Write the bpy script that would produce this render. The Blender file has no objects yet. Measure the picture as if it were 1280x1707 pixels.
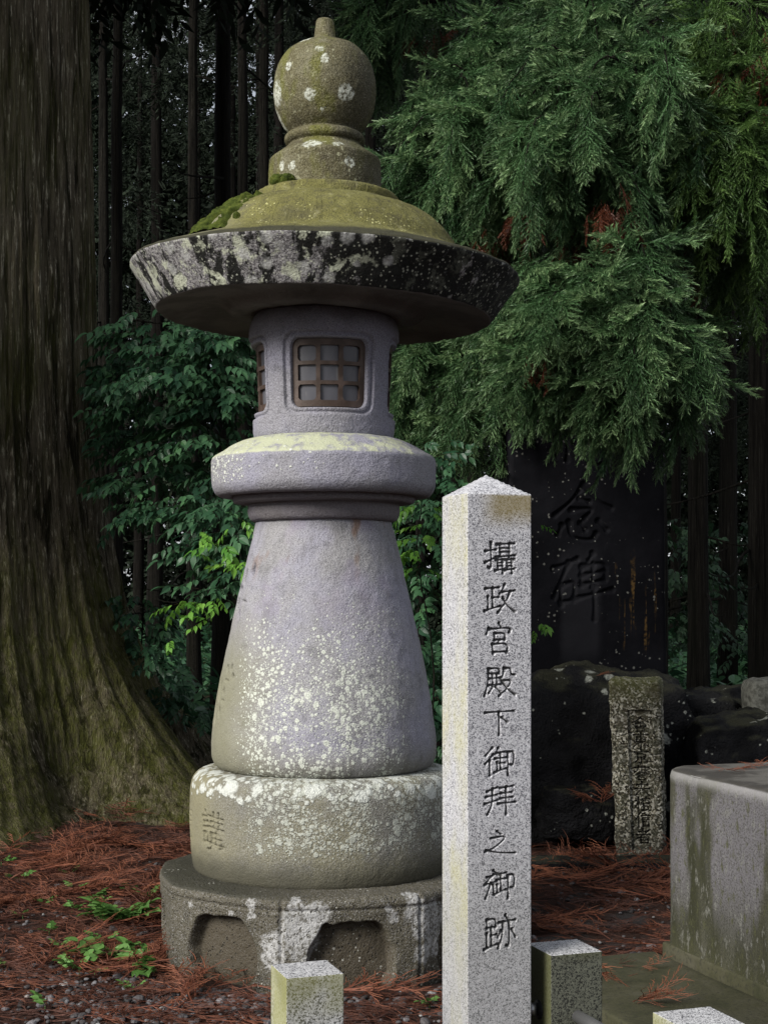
import bpy, math, random
import numpy as np
R_ = math.radians
random.seed(7)
rng = np.random.default_rng(11)
SC = bpy.context.scene
COL = SC.collection

# ------------------------------------------------------------------ camera, sky, sun, exposure
F_PX, HOR, EYE = 2500.0, 985.0, 1.5
cd = bpy.data.cameras.new('camera')
cam = bpy.data.objects.new('camera', cd); COL.objects.link(cam)
cam.location = (0, 0, EYE); cam.rotation_euler = (R_(90), 0, 0)
cd.sensor_fit = 'HORIZONTAL'; cd.sensor_width = 36.0
cd.lens = 36.0 * F_PX / 1280.0
cd.shift_y = (HOR - 853.5) / 1280.0
cd.clip_start = 0.05; cd.clip_end = 2000
SC.camera = cam

SUN_DIR = np.array([-0.74, -0.66, 0.62]); SUN_DIR /= np.linalg.norm(SUN_DIR)   # towards the light
w = bpy.data.worlds.new('World'); SC.world = w; w.use_nodes = True
nt = w.node_tree
sky = nt.nodes.new('ShaderNodeTexSky'); sky.sky_type = 'NISHITA'; sky.sun_disc = False
sky.sun_elevation = math.asin(SUN_DIR[2])
sky.sun_rotation = math.atan2(SUN_DIR[0], SUN_DIR[1])
sky.dust_density = 1.0; sky.air_density = 1.0; sky.ozone_density = 1.0
bg = nt.nodes['Background']; bg.inputs['Strength'].default_value = 0.052
# broken overcast: pale cloud over most of the blue
tcw = nt.nodes.new('ShaderNodeTexCoord'); nzw = nt.nodes.new('ShaderNodeTexNoise'); nzw.inputs['Scale'].default_value = 3.0; nzw.inputs['Detail'].default_value = 4.0
mrw = nt.nodes.new('ShaderNodeMapRange'); mrw.inputs['From Min'].default_value = .35; mrw.inputs['From Max'].default_value = .60; mrw.inputs['To Min'].default_value = .45; mrw.inputs['To Max'].default_value = .95
mxw = nt.nodes.new('ShaderNodeMix'); mxw.data_type = 'RGBA'; mxw.inputs[7].default_value = (9.5, 9.9, 10.6, 1)
nt.links.new(tcw.outputs['Generated'], nzw.inputs['Vector']); nt.links.new(nzw.outputs['Fac'], mrw.inputs['Value']); nt.links.new(mrw.outputs[0], mxw.inputs[0])
nt.links.new(sky.outputs[0], mxw.inputs[6]); nt.links.new(mxw.outputs[2], bg.inputs['Color'])
ld = bpy.data.lights.new('sun', 'SUN'); ld.energy = 4.6; ld.angle = R_(28); ld.color = (1.0, 0.965, 0.90)
sun = bpy.data.objects.new('sun', ld); COL.objects.link(sun)
from mathutils import Vector, Matrix
sun.rotation_euler = Vector((-SUN_DIR[0], -SUN_DIR[1], -SUN_DIR[2])).to_track_quat('-Z', 'Y').to_euler()
SC.view_settings.view_transform = 'Standard'; SC.view_settings.look = 'None'
SC.view_settings.exposure = 0.5; SC.view_settings.gamma = 1.0
SC.view_settings.use_curve_mapping = False
SC.cycles.max_bounces = 6; SC.cycles.diffuse_bounces = 3; SC.cycles.glossy_bounces = 2
SC.cycles.transmission_bounces = 3; SC.cycles.transparent_max_bounces = 4
SC.cycles.caustics_reflective = False; SC.cycles.caustics_refractive = False

# ------------------------------------------------------------------ helpers
def P(x, y, d):
    """world point seen at pixel (x, y) of the photograph at depth d"""
    return np.array([(x - 640.0) / F_PX * d, d, EYE - (y - HOR) / F_PX * d])

def tag(o, label=None, cat=None, group=None, kind=None):
    if label: o['label'] = label
    if cat: o['category'] = cat
    if group: o['group'] = group
    if kind: o['kind'] = kind
    return o

def empty(name, loc=(0, 0, 0), rz=0.0):
    o = bpy.data.objects.new(name, None); COL.objects.link(o)
    o.location = tuple(loc); o.rotation_euler = (0, 0, rz); o.empty_display_size = 0.1
    return o

def make_mesh(name, V, F, smooth=True):
    """V (n,3); F (m,k) int array, or a list of such arrays"""
    me = bpy.data.meshes.new(name)
    V = np.ascontiguousarray(V, np.float32)
    Fs = F if isinstance(F, (list, tuple)) else [F]
    Fs = [np.asarray(f, np.int32) for f in Fs if len(f)]
    tot = sum(f.size for f in Fs)
    me.vertices.add(len(V)); me.vertices.foreach_set('co', V.ravel())
    me.loops.add(tot)
    me.loops.foreach_set('vertex_index', np.concatenate([f.ravel() for f in Fs]))
    starts = []; s = 0
    for f in Fs:
        k = f.shape[1]; starts.append(s + k * np.arange(len(f), dtype=np.int32)); s += f.size
    starts = np.concatenate(starts)
    me.polygons.add(len(starts)); me.polygons.foreach_set('loop_start', starts.astype(np.int32))
    me.polygons.foreach_set('use_smooth', np.full(len(starts), smooth, dtype=bool))
    me.update(calc_edges=True); me.validate()
    return me

def obj(name, V, F, mat, parent=None, smooth=True, loc=None, sharp=None):
    me = make_mesh(name, V, F, smooth)
    if mat is not None: me.materials.append(mat)
    o = bpy.data.objects.new(name, me); COL.objects.link(o)
    if parent is not None: o.parent = parent
    if loc is not None: o.location = tuple(loc)
    if sharp: me.set_sharp_from_angle(angle=R_(sharp))
    return o

def set_attr(o, name, vals):
    a = o.data.attributes.new(name, 'FLOAT', 'POINT')
    a.data.foreach_set('value', np.ascontiguousarray(vals, np.float32))

def _h(i, j, k, s):
    n = (i * 374761393 + j * 668265263 + k * 2147483647 + s * 974634777) & 0xFFFFFFFF
    n = ((n ^ (n >> 13)) * 1274126177) & 0xFFFFFFFF
    n = ((n ^ (n >> 16)) * 2246822519) & 0xFFFFFFFF
    return ((n ^ (n >> 15)) & 0xFFFFFF) / float(0xFFFFFF)

def vnoise(p, seed=0):
    p = np.asarray(p, np.float64); b = np.floor(p).astype(np.int64); f = p - b
    f = f * f * f * (f * (f * 6 - 15) + 10)
    o = 0
    for dx in (0, 1):
        for dy in (0, 1):
            for dz in (0, 1):
                wgt = (f[..., 0] if dx else 1 - f[..., 0]) * (f[..., 1] if dy else 1 - f[..., 1]) * (f[..., 2] if dz else 1 - f[..., 2])
                o = o + wgt * _h(b[..., 0] + dx, b[..., 1] + dy, b[..., 2] + dz, seed)
    return o * 2 - 1

def fbm(p, scale=1.0, oct=4, seed=0, gain=0.5):
    p = np.asarray(p) * scale; a = 1.0; o = 0; t = 0
    for k in range(oct):
        o = o + a * vnoise(p * (2.03 ** k) + 17.3 * k, seed + k); t += a; a *= gain
    return o / t

def sstep(a, b, x):
    t = np.clip((x - a) / (b - a), 0, 1); return t * t * (3 - 2 * t)

def grid_faces(nu, nv, wrap_u=False):
    """vertex index = v*nu + u"""
    us = np.arange(nu if wrap_u else nu - 1); vs = np.arange(nv - 1)
    U, Vv = np.meshgrid(us, vs); U2 = (U + 1) % nu
    return np.stack([Vv * nu + U, Vv * nu + U2, (Vv + 1) * nu + U2, (Vv + 1) * nu + U], -1).reshape(-1, 4)

def chaikin(pts, n=2):
    pts = np.asarray(pts, float)
    for _ in range(n):
        q = pts[:-1] * 0.75 + pts[1:] * 0.25; r = pts[:-1] * 0.25 + pts[1:] * 0.75
        m = np.empty((2 * len(q), 2)); m[0::2] = q; m[1::2] = r
        pts = np.vstack([pts[:1], m, pts[-1:]])
    return pts

def resample(pts, step):
    pts = np.asarray(pts, float); seg = np.hypot(*np.diff(pts, axis=0).T); L = np.concatenate([[0], np.cumsum(seg)])
    n = max(2, int(L[-1] / step) + 1); t = np.linspace(0, L[-1], n)
    return np.stack([np.interp(t, L, pts[:, 0]), np.interp(t, L, pts[:, 1])], -1)

def lathe(profile, nth=360, step=0.008, smooth=2, disp=None, wear=0.003, wscale=9.0, seed=0):
    """surface of revolution about z; profile runs (r,z) from the bottom to the top. disp(phi, z, r) adds to the radius.
    phi = 0 faces the camera (-y), grows to the right (+x)"""
    pr = resample(chaikin(profile, smooth), step)
    r, z = pr[:, 0], pr[:, 1]
    phi = np.linspace(-math.pi, math.pi, nth, endpoint=False)
    PH, Z = np.meshgrid(phi, z); Rr = np.repeat(r[:, None], nth, 1).copy()
    if disp is not None: Rr = Rr + disp(PH, Z, Rr)
    X = np.sin(PH) * Rr; Y = -np.cos(PH) * Rr
    if wear:
        p = np.stack([X, Y, Z], -1)
        n = fbm(p, wscale, 3, seed) * wear + fbm(p, wscale * 6, 2, seed + 5) * wear * 0.35
        k = np.where(Rr > 1e-4, 1, 0)
        tz = np.gradient(r); tr = np.gradient(z); ln = np.hypot(tz, tr) + 1e-9
        nr = (tr / ln)[:, None]; nz = (-tz / ln)[:, None]
        X = X + np.sin(PH) * n * nr * k; Y = Y - np.cos(PH) * n * nr * k; Z = Z + n * nz * k
    V = np.stack([X, Y, Z], -1).reshape(-1, 3)
    F = [grid_faces(nth, len(z), True)]
    return V, F, PH.ravel(), Z.ravel()

def roundbox(dx, dy, dz, r, cx=None, cy=None, cz=None):
    """rounded box, x,y centred, z from 0 to dz; cx.. are cut coordinates. Returns V, F, raw(before rounding)"""
    def cuts(h0, h1, c):
        base = [h0, h0 + r * .3, h0 + r, h1 - r, h1 - r * .3, h1]
        if c is not None: base += [v for v in c if h0 + r < v < h1 - r]
        return np.array(sorted(set(np.round(base, 6))))
    ax = cuts(-dx / 2, dx / 2, cx); ay = cuts(-dy / 2, dy / 2, cy); az = cuts(0, dz, cz)
    Vs, Fs, off = [], [], 0
    def face(A, B, fn, flip):
        nonlocal off
        U, W = np.meshgrid(A, B); p = fn(U, W).reshape(-1, 3); f = grid_faces(len(A), len(B))
        if flip: f = f[:, ::-1]
        Vs.append(p); Fs.append(f + off); off += len(p)
    c = np.full_like
    face(ax, az, lambda u, v: np.stack([u, c(u, -dy / 2), v], -1), False)
    face(ax, az, lambda u, v: np.stack([u, c(u, dy / 2), v], -1), True)
    face(ay, az, lambda u, v: np.stack([c(u, -dx / 2), u, v], -1), True)
    face(ay, az, lambda u, v: np.stack([c(u, dx / 2), u, v], -1), False)
    face(ax, ay, lambda u, v: np.stack([u, v, c(u, dz)], -1), False)
    face(ax, ay, lambda u, v: np.stack([u, v, c(u, 0)], -1), True)
    raw = np.vstack(Vs); F = np.vstack(Fs)
    h = np.array([dx / 2, dy / 2, dz / 2]); q = raw - [0, 0, dz / 2]
    inner = np.clip(q, -(h - r), h - r); d = q - inner; ln = np.linalg.norm(d, axis=1, keepdims=True)
    d = d / np.maximum(ln, 1e-9)
    V = inner + d * r + [0, 0, dz / 2]
    # weld the seams
    key = np.round(raw * 2e5).astype(np.int64)
    _, first, inv = np.unique(key, axis=0, return_index=True, return_inverse=True)
    inv = inv.ravel()
    return V[first], inv[F], raw[first]

def tube(path, radii, ns=8, cap=True):
    path = np.asarray(path, float); n = len(path); radii = np.broadcast_to(radii, (n,))
    T = np.gradient(path, axis=0); T /= np.linalg.norm(T, axis=1, keepdims=True) + 1e-9
    ref = np.array([0, 0, 1.0]) if abs(T[0, 2]) < 0.9 else np.array([1.0, 0, 0])
    A = np.cross(T, ref); A /= np.linalg.norm(A, axis=1, keepdims=True) + 1e-9; B = np.cross(T, A)
    a = np.linspace(0, 2 * math.pi, ns, endpoint=False)
    V = path[:, None] + radii[:, None, None] * (np.cos(a)[None, :, None] * A[:, None] + np.sin(a)[None, :, None] * B[:, None])
    V = V.reshape(-1, 3); F = grid_faces(ns, n, True)
    Fs = [F]
    if cap:
        V = np.vstack([V, path[:1], path[-1:]]); c0 = len(V) - 2
        i = np.arange(ns); j = (i + 1) % ns
        Fs.append(np.stack([np.full(ns, c0), j, i], -1)); Fs.append(np.stack([np.full(ns, c0 + 1), (n - 1) * ns + i, (n - 1) * ns + j], -1))
    return V, Fs

class Bag:
    """collects pieces into one mesh"""
    def __init__(s): s.V, s.F, s.n = [], [], 0
    def add(s, V, F):
        for f in (F if isinstance(F, (list, tuple)) else [F]):
            if len(f): s.F.append(np.asarray(f) + s.n)
        s.V.append(np.asarray(V)); s.n += len(V)
    def build(s, name, mat, parent=None, smooth=True, **k):
        by = {}
        for f in s.F: by.setdefault(f.shape[1], []).append(f)
        return obj(name, np.vstack(s.V), [np.vstack(v) for v in by.values()], mat, parent, smooth, **k)

def frames(D, roll):
    D = D / (np.linalg.norm(D, axis=1, keepdims=True) + 1e-9)
    up = np.where(np.abs(D[:, 2:3]) > 0.95, np.array([[1.0, 0, 0]]), np.array([[0, 0, 1.0]]))
    S = np.cross(up, D); S /= np.linalg.norm(S, axis=1, keepdims=True) + 1e-9
    N = np.cross(D, S)
    c, s = np.cos(roll)[:, None], np.sin(roll)[:, None]
    return np.stack([D, S * c + N * s, N * c - S * s], 2)          # columns: x, y, z of the template

def stamp(templates, pos, D, roll, size, tint=None):
    """copies of template pieces (V, F, A) at pos along D; returns V, F, A (template value per vertex), T (value per copy)"""
    Vs, Fs, As, Ts, off = [], [], [], [], 0
    pos = np.asarray(pos, float); D = np.asarray(D, float); n = len(pos)
    Mx = frames(D, np.broadcast_to(roll, (n,))) * np.broadcast_to(size, (n,))[:, None, None]
    tint = rng.random(n) if tint is None else np.asarray(tint)
    pick = rng.integers(0, len(templates), n)
    for t, (TV, TF, TA) in enumerate(templates):
        k = np.where(pick == t)[0]
        if not len(k): continue
        V = np.einsum('mij,nj->mni', Mx[k], TV) + pos[k][:, None]
        F = TF[None] + (off + len(TV) * np.arange(len(k)))[:, None, None]
        Vs.append(V.reshape(-1, 3)); Fs.append(F.reshape(-1, TF.shape[1])); off += len(k) * len(TV)
        As.append(np.tile(TA, len(k))); Ts.append(np.repeat(tint[k], len(TV)))
    return np.vstack(Vs), np.vstack(Fs), np.concatenate(As), np.concatenate(Ts)

def plant(name, stamps, mat, parent=None):
    """one mesh from several stamp() results"""
    Vs, Fs, As, Ts, n = [], [], [], [], 0
    for V, F, A, T in stamps: Vs.append(V); Fs.append(F + n); As.append(A); Ts.append(T); n += len(V)
    o = obj(name, np.vstack(Vs), np.vstack(Fs), mat, parent, False)
    set_attr(o, 'tip', np.concatenate(As)); set_attr(o, 'tint', np.concatenate(Ts)); return o

# ------------------------------------------------------------------ materials
class M:
    def __init__(s, name):
        s.mat = bpy.data.materials.new(name); s.mat.use_nodes = True
        s.t = s.mat.node_tree; s.b = s.t.nodes['Principled BSDF']; s.o = s.t.nodes['Material Output']
        s._co = None
    def new(s, typ, **k):
        n = s.t.nodes.new(typ)
        for a, v in k.items(): setattr(n, a, v)
        return n
    def put(s, sock, v):
        if v is None: return
        if isinstance(v, bpy.types.NodeSocket): s.t.links.new(v, sock)
        elif isinstance(v, (tuple, list)) and len(v) == 3 and sock.type == 'RGBA': sock.default_value = (*v, 1)
        else: sock.default_value = v
    def co(s):
        if s._co is None: s._co = s.new('ShaderNodeTexCoord').outputs['Object']
        return s._co
    def sep(s, v=None):
        n = s.new('ShaderNodeSeparateXYZ'); s.put(n.inputs[0], v or s.co()); return n.outputs
    def attr(s, name):
        n = s.new('ShaderNodeAttribute', attribute_name=name); return n.outputs['Fac']
    def island(s): return s.new('ShaderNodeNewGeometry').outputs['Random Per Island']
    def normal(s): return s.sep(s.new('ShaderNodeNewGeometry').outputs['Normal'])
    def map(s, scale=(1, 1, 1), loc=(0, 0, 0), v=None):
        n = s.new('ShaderNodeMapping'); s.put(n.inputs[0], v or s.co()); n.inputs['Scale'].default_value = scale; n.inputs['Location'].default_value = loc
        return n.outputs[0]
    def noise(s, scale, detail=3, rough=.55, v=None, dist=0.0, color=False):
        n = s.new('ShaderNodeTexNoise'); s.put(n.inputs['Vector'], v or s.co())
        n.inputs['Scale'].default_value = scale; n.inputs['Detail'].default_value = detail; n.inputs['Roughness'].default_value = rough; n.inputs['Distortion'].default_value = dist
        return n.outputs['Color' if color else 'Fac']
    def vor(s, scale, v=None, feature='F1'):
        n = s.new('ShaderNodeTexVoronoi', feature=feature); s.put(n.inputs['Vector'], v or s.co()); n.inputs['Scale'].default_value = scale
        return n.outputs['Distance'], n.outputs['Color']
    def math(s, op, a, b=0.0, clamp=False):
        n = s.new('ShaderNodeMath', operation=op, use_clamp=clamp); s.put(n.inputs[0], a); s.put(n.inputs[1], b); return n.outputs[0]
    def mul(s, a, b): return s.math('MULTIPLY', a, b)
    def add(s, a, b): return s.math('ADD', a, b)
    def mx(s, a, b): return s.math('MAXIMUM', a, b)
    def mr(s, v, a, b, c=0.0, d=1.0, smooth=True):
        n = s.new('ShaderNodeMapRange'); n.interpolation_type = 'SMOOTHSTEP' if smooth else 'LINEAR'
        for k, x in zip(('Value', 'From Min', 'From Max', 'To Min', 'To Max'), (v, a, b, c, d)): s.put(n.inputs[k], x)
        return n.outputs[0]
    def mix(s, f, a, b, mode='MIX'):
        n = s.new('ShaderNodeMix', data_type='RGBA', blend_type=mode); s.put(n.inputs[0], f); s.put(n.inputs[6], a); s.put(n.inputs[7], b); return n.outputs[2]
    def vadd(s, a, b):
        n = s.new('ShaderNodeVectorMath', operation='ADD'); s.put(n.inputs[0], a); s.put(n.inputs[1], b); return n.outputs[0]
    def vscale(s, a, k):
        n = s.new('ShaderNodeVectorMath', operation='SCALE'); s.put(n.inputs[0], a); n.inputs['Scale'].default_value = k; return n.outputs[0]
    def ramp(s, f, stops):
        n = s.new('ShaderNodeValToRGB'); s.put(n.inputs[0], f); e = n.color_ramp.elements
        while len(e) < len(stops): e.new(0.5)
        for k, (p, c) in enumerate(stops): e[k].position = p; e[k].color = (*c, 1)
        return n.outputs[0]
    def bump(s, h, dist=0.01, strength=1.0, nrm=None):
        n = s.new('ShaderNodeBump'); n.inputs['Strength'].default_value = strength; n.inputs['Distance'].default_value = dist
        s.put(n.inputs['Height'], h); s.put(n.inputs['Normal'], nrm); return n.outputs[0]
    def fin(s, col, rough=.85, nrm=None, spec=.3, transl=None):
        s.put(s.b.inputs['Base Color'], col); s.put(s.b.inputs['Roughness'], rough); s.put(s.b.inputs['Normal'], nrm); s.put(s.b.inputs['Specular IOR Level'], spec)
        if transl:
            tr = s.new('ShaderNodeBsdfTranslucent'); s.put(tr.inputs[0], col); mxs = s.new('ShaderNodeMixShader'); mxs.inputs[0].default_value = transl
            s.t.links.new(s.b.outputs[0], mxs.inputs[1]); s.t.links.new(tr.outputs[0], mxs.inputs[2]); s.t.links.new(mxs.outputs[0], s.o.inputs[0])
        return s.mat
    # rosettes of lichen: mask and how far out from each rosette's middle
    def lichen(s, scale, rmax, region, off=0.0, wob=.42, edge=.55):
        wv = s.vscale(s.noise(scale * 2.6, 3, .6, color=True), wob / scale)
        v = s.vadd(s.vadd(s.co(), wv), (off, off * 1.7, off * .6))
        d, c = s.vor(scale, v)
        rnd = s.sep(c)[0]
        r = s.mx(s.mul(s.mul(s.mr(rnd, 0, 1, .25, 1, False), rmax), region), 1e-4)
        return s.mr(d, r, s.mul(r, edge)), s.math('DIVIDE', d, r)

def granite(name, light, mid, dark, grain=260, stain=None):
    """speckled cut granite; stain = list of (mask builder, colour, amount)"""
    m = M(name)
    d, c = m.vor(grain); a = m.sep(c)
    d2, c2 = m.vor(grain * .62, m.map(loc=(3, 1, 2))); b = m.sep(c2)
    col = m.ramp(a[0], [(0.0, dark), (0.13, dark), (0.30, mid), (0.55, light), (1.0, light)])
    col = m.mix(m.mr(b[1], .84, .90), col, dark)
    col = m.mix(m.mul(m.mr(b[0], .75, .8), .7), col, tuple(min(1, x * 1.25) for x in light))
    if stain: col = stain(m, col)
    h = m.add(m.mul(a[0], .5), m.noise(500, 2))
    return m.fin(col, .75, m.bump(h, .0015, .5), .35)

# ------------------------------------------------------------------ carved writing
G = {
 'she': [[(4,30),(38,25)],[(22,3),(23,88),(12,80)],[(3,66),(38,50)],[(40,9),(98,5)],[(52,8),(52,46)],[(82,6),(82,50)],[(52,21),(82,20)],[(52,33),(82,32)],[(38,49),(100,43)],
         [(38,58),(66,56)],[(45,58),(45,88)],[(60,56),(60,99)],[(45,67),(60,66)],[(45,77),(60,76)],[(36,91),(67,86)],[(70,57),(98,55)],[(76,57),(76,87)],[(90,55),(90,99)],[(76,67),(90,66)],[(76,77),(90,76)],[(68,90),(98,85)]],
 'zheng': [[(4,15),(48,11)],[(27,13),(27,80)],[(27,46),(46,44)],[(12,42),(12,84)],[(1,91),(52,74)],[(66,1),(60,18),(50,32)],[(60,26),(98,22)],[(85,24),(70,62),(44,97)],[(60,46),(78,76),(100,94)]],
 'gong': [[(48,0),(54,12)],[(14,16),(7,34)],[(14,19),(90,14),(80,30)],[(33,33),(33,55)],[(33,33),(69,31),(66,54)],[(33,54),(67,52)],[(50,54),(44,65)],[(26,67),(29,98)],[(26,67),(78,64),(73,96)],[(28,93),(75,91)]],
 'dian': [[(14,8),(50,5),(48,24)],[(14,24),(48,22)],[(14,8),(13,52),(1,98)],[(17,41),(51,38)],[(28,28),(28,61)],[(41,28),(41,61)],[(14,63),(55,60)],[(28,68),(15,88)],[(38,68),(52,85)],[(64,6),(62,28),(54,41)],[(64,8),(87,5),(86,27),(99,29)],[(57,49),(91,45),(74,76),(48,99)],[(62,56),(80,80),(101,96)]],
 'xia': [[(3,15),(97,11)],[(48,13),(48,99)],[(57,34),(75,52)]],
 'yu': [[(26,1),(5,28)],[(29,25),(3,58)],[(18,46),(18,99)],[(45,3),(36,24)],[(40,20),(68,17)],[(35,40),(71,37)],[(53,20),(53,78)],[(53,57),(67,56)],[(42,53),(42,84)],[(33,89),(71,76)],[(76,18),(98,15),(94,68),(85,62)],[(77,18),(77,100)]],
 'yub': [[(30,0),(40,10)],[(10,22),(44,12)],[(30,14),(4,44)],[(2,48),(42,38)],[(22,44),(4,96)],[(30,50),(30,84)],[(44,16),(70,10)],[(40,34),(70,30)],[(54,14),(54,70)],[(42,50),(42,78)],[(34,84),(70,68)],[(76,20),(100,16),(96,66),(86,62)],[(78,20),(77,100)]],
 'bai': [[(10,19),(42,6)],[(6,38),(42,31)],[(2,62),(43,50)],[(27,10),(26,66),(10,99)],[(52,9),(93,3)],[(53,27),(90,24)],[(52,45),(92,41)],[(45,63),(101,59)],[(71,5),(71,101)]],
 'zhi': [[(42,0),(54,13)],[(22,27),(78,19),(32,68),(2,82)],[(6,74),(42,88),(100,91)]],
 'ji': [[(8,10),(9,35)],[(8,10),(39,7),(36,33)],[(8,34),(37,31)],[(23,33),(23,86)],[(23,57),(39,54)],[(8,50),(8,89)],[(0,96),(43,82)],[(69,0),(75,11)],[(47,21),(101,15)],[(62,19),(58,62),(45,95)],[(81,18),(81,93),(71,88)],[(54,44),(45,62)],[(90,42),(101,64)]],
 'jiang': [[(18,0),(24,8)],[(2,15),(36,12)],[(8,29),(31,26)],[(8,43),(31,40)],[(8,57),(8,82)],[(8,57),(31,55),(28,81)],[(8,81),(28,80)],[(44,13),(98,17)],[(58,2),(58,36)],[(80,2),(80,37)],[(46,26),(94,29)],[(38,41),(101,46)],[(46,56),(46,98),(28,100)],[(46,56),(92,58),(92,97),(83,94)],[(68,47),(68,88)],[(47,70),(92,72)],[(37,83),(101,89)]],
 'nian': [[(52,0),(32,28),(2,52)],[(52,2),(72,26),(98,40)],[(44,24),(60,30)],[(30,44),(70,40),(52,58)],[(14,70),(8,84)],[(26,64),(30,90),(66,94),(72,82)],[(46,66),(54,76)],[(76,62),(90,76)]],
 'bei': [[(2,22),(40,8)],[(26,14),(2,66)],[(14,46),(14,78)],[(14,48),(38,40),(36,70)],[(14,74),(36,69)],[(66,0),(60,10)],[(48,20),(48,46)],[(48,20),(90,10),(88,38)],[(48,33),(88,25)],[(68,16),(66,50)],[(48,47),(88,39)],[(36,68),(100,54)],[(70,50),(70,100)]],
 'ki': [[(26,0),(8,18),(28,24)],[(36,12),(6,42)],[(6,44),(40,36)],[(23,42),(23,80)],[(10,56),(4,74)],[(36,52),(42,66)],[(54,12),(92,8),(90,38)],[(56,40),(90,36)],[(56,40),(54,88),(98,84),(98,66)]],
 'hui': [[(50,0),(26,22),(0,34)],[(50,2),(74,20),(100,30)],[(34,32),(66,30)],[(18,42),(82,40),(80,64)],[(18,42),(20,66)],[(20,66),(80,63)],[(50,42),(50,64)],[(26,74),(28,98)],[(26,74),(74,72),(72,96)],[(28,96),(72,95)]],
 'dong': [[(4,16),(96,12)],[(22,30),(22,62)],[(22,30),(78,28),(76,60)],[(22,46),(76,44)],[(22,62),(76,60)],[(50,0),(50,100)],[(46,64),(4,94)],[(54,64),(98,92)]],
 'jing': [[(48,0),(54,12)],[(4,20),(96,15)],[(26,32),(26,56)],[(26,32),(76,30),(74,54)],[(26,56),(74,53)],[(50,56),(50,98),(38,92)],[(30,66),(10,88)],[(68,66),(90,86)]],
 'yo': [[(4,14),(96,10)],[(30,2),(22,34),(4,46)],[(52,2),(50,30)],[(70,4),(80,34),(98,42)],[(30,50),(70,48)],[(16,60),(84,58)],[(30,70),(70,69)],[(28,80),(30,100)],[(28,80),(72,79),(70,99)],[(30,98),(70,97)]],
 'fu': [[(14,24),(86,20)],[(2,52),(98,48)],[(48,2),(44,50),(4,98)],[(52,52),(96,96)]],
 'dan': [[(4,26),(40,22)],[(22,2),(22,98)],[(20,34),(4,66)],[(26,36),(38,54)],[(48,14),(98,11)],[(72,2),(72,14)],[(52,24),(52,48)],[(52,24),(94,22),(92,46)],[(52,48),(92,46)],[(56,58),(58,80)],[(56,58),(88,57),(86,79)],[(57,69),(86,68)],[(46,92),(100,89)]],
 'xin': [[(30,0),(2,46)],[(20,28),(20,100)],[(62,0),(68,10)],[(40,20),(98,17)],[(48,34),(90,32)],[(48,48),(90,46)],[(48,62),(50,94)],[(48,62),(90,60),(88,92)],[(50,92),(88,90)]],
 'zhe': [[(20,18),(70,14)],[(46,0),(46,40)],[(4,42),(96,36)],[(84,8),(44,46),(4,68)],[(32,58),(34,98)],[(32,58),(80,56),(78,96)],[(33,76),(78,75)],[(34,96),(78,94)]],
}
def carve(U, V, strokes, w=6.0):
    """0..1 depth of a V-cut at (U, V) in a 100 x 100 box, v downward; strokes swell where the brush pressed"""
    out = np.zeros(U.shape)
    k = np.where((U > -12) & (U < 112) & (V > -12) & (V < 112))
    if not len(k[0]): return out
    u, v = U[k], V[k]; best = np.zeros(u.shape)
    for st in strokes:
        p = np.array(st, float)
        if len(p) > 2: p = chaikin(p, 2)
        L = np.concatenate([[0], np.cumsum(np.hypot(*np.diff(p, axis=0).T))]); tot = L[-1]
        for i in range(len(p) - 1):
            a, b = p[i], p[i + 1]; ab = b - a; l2 = ab @ ab + 1e-9
            t = np.clip(((u - a[0]) * ab[0] + (v - a[1]) * ab[1]) / l2, 0, 1)
            d = np.hypot(u - a[0] - t * ab[0], v - a[1] - t * ab[1])
            s = (L[i] + t * (L[i + 1] - L[i])) / tot
            ww = w * (0.78 + 0.5 * np.abs(2 * s - 1) ** 2 - 0.18 * s)
            best = np.maximum(best, np.clip((ww - d) / (w * .6), 0, 1))
    out[k] = best
    return out

# ------------------------------------------------------------------ stone of the lantern
def body_stone(m, cool=(.255, .25, .30), warm=(.235, .23, .235), dark=(.085, .085, .09)):
    n = m.noise(3.0, 4, .6); n2 = m.noise(14, 4, .65)
    col = m.mix(m.mr(n, .38, .62), cool, warm)
    col = m.mix(m.mul(m.mr(n2, .52, .75), .55), col, dark)
    g = m.noise(210, 3, .8)
    col = m.mix(m.mr(g, .34, .50, .85, 0), col, tuple(c * .28 for c in cool))
    col = m.mix(m.mr(g, .52, .68, 0, .5), col, (.40, .40, .44))
    return col
def body_bump(m, extra=None, amt=.006):
    h = m.add(m.noise(120, 3, .7), m.mul(m.noise(30, 3), .8))
    if extra is not None: h = m.add(h, extra)
    return m.bump(h, amt, .65)
LICH = (.50, .54, .46)
def put_lichen(m, col, layers, tint=LICH, ring=True):
    tot = None
    for (sc, r, reg, off, al) in layers:
        k, q = m.lichen(sc, r, reg, off)
        n = m.noise(sc * 9, 3, .7)
        c = m.mix(m.mr(n, .35, .7), tuple(t * .62 for t in tint), tint)
        if ring: c = m.mix(m.mul(m.mr(q, .62, .35), .45), c, (.26, .28, .25))
        k = m.mul(k, al); col = m.mix(k, col, c)
        tot = k if tot is None else m.mx(tot, k)
    return col, tot
def spots(m, col, lst, tint=(.55, .57, .54), al=.9):
    wv = m.vscale(m.noise(26, 4, .7, color=True), .05)
    v = m.vadd(m.co(), wv)
    for (x, y, z, r) in lst:
        n = m.new('ShaderNodeVectorMath', operation='DISTANCE'); m.put(n.inputs[0], v); n.inputs[1].default_value = (x + .025, y + .025, z + .025)
        k = m.mr(n.outputs['Value'], r, r * .72)
        g = m.noise(70, 4, .75)
        col = m.mix(m.mul(k, m.mr(g, .40, .55, .05, al)), col, tint)
    return col

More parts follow.
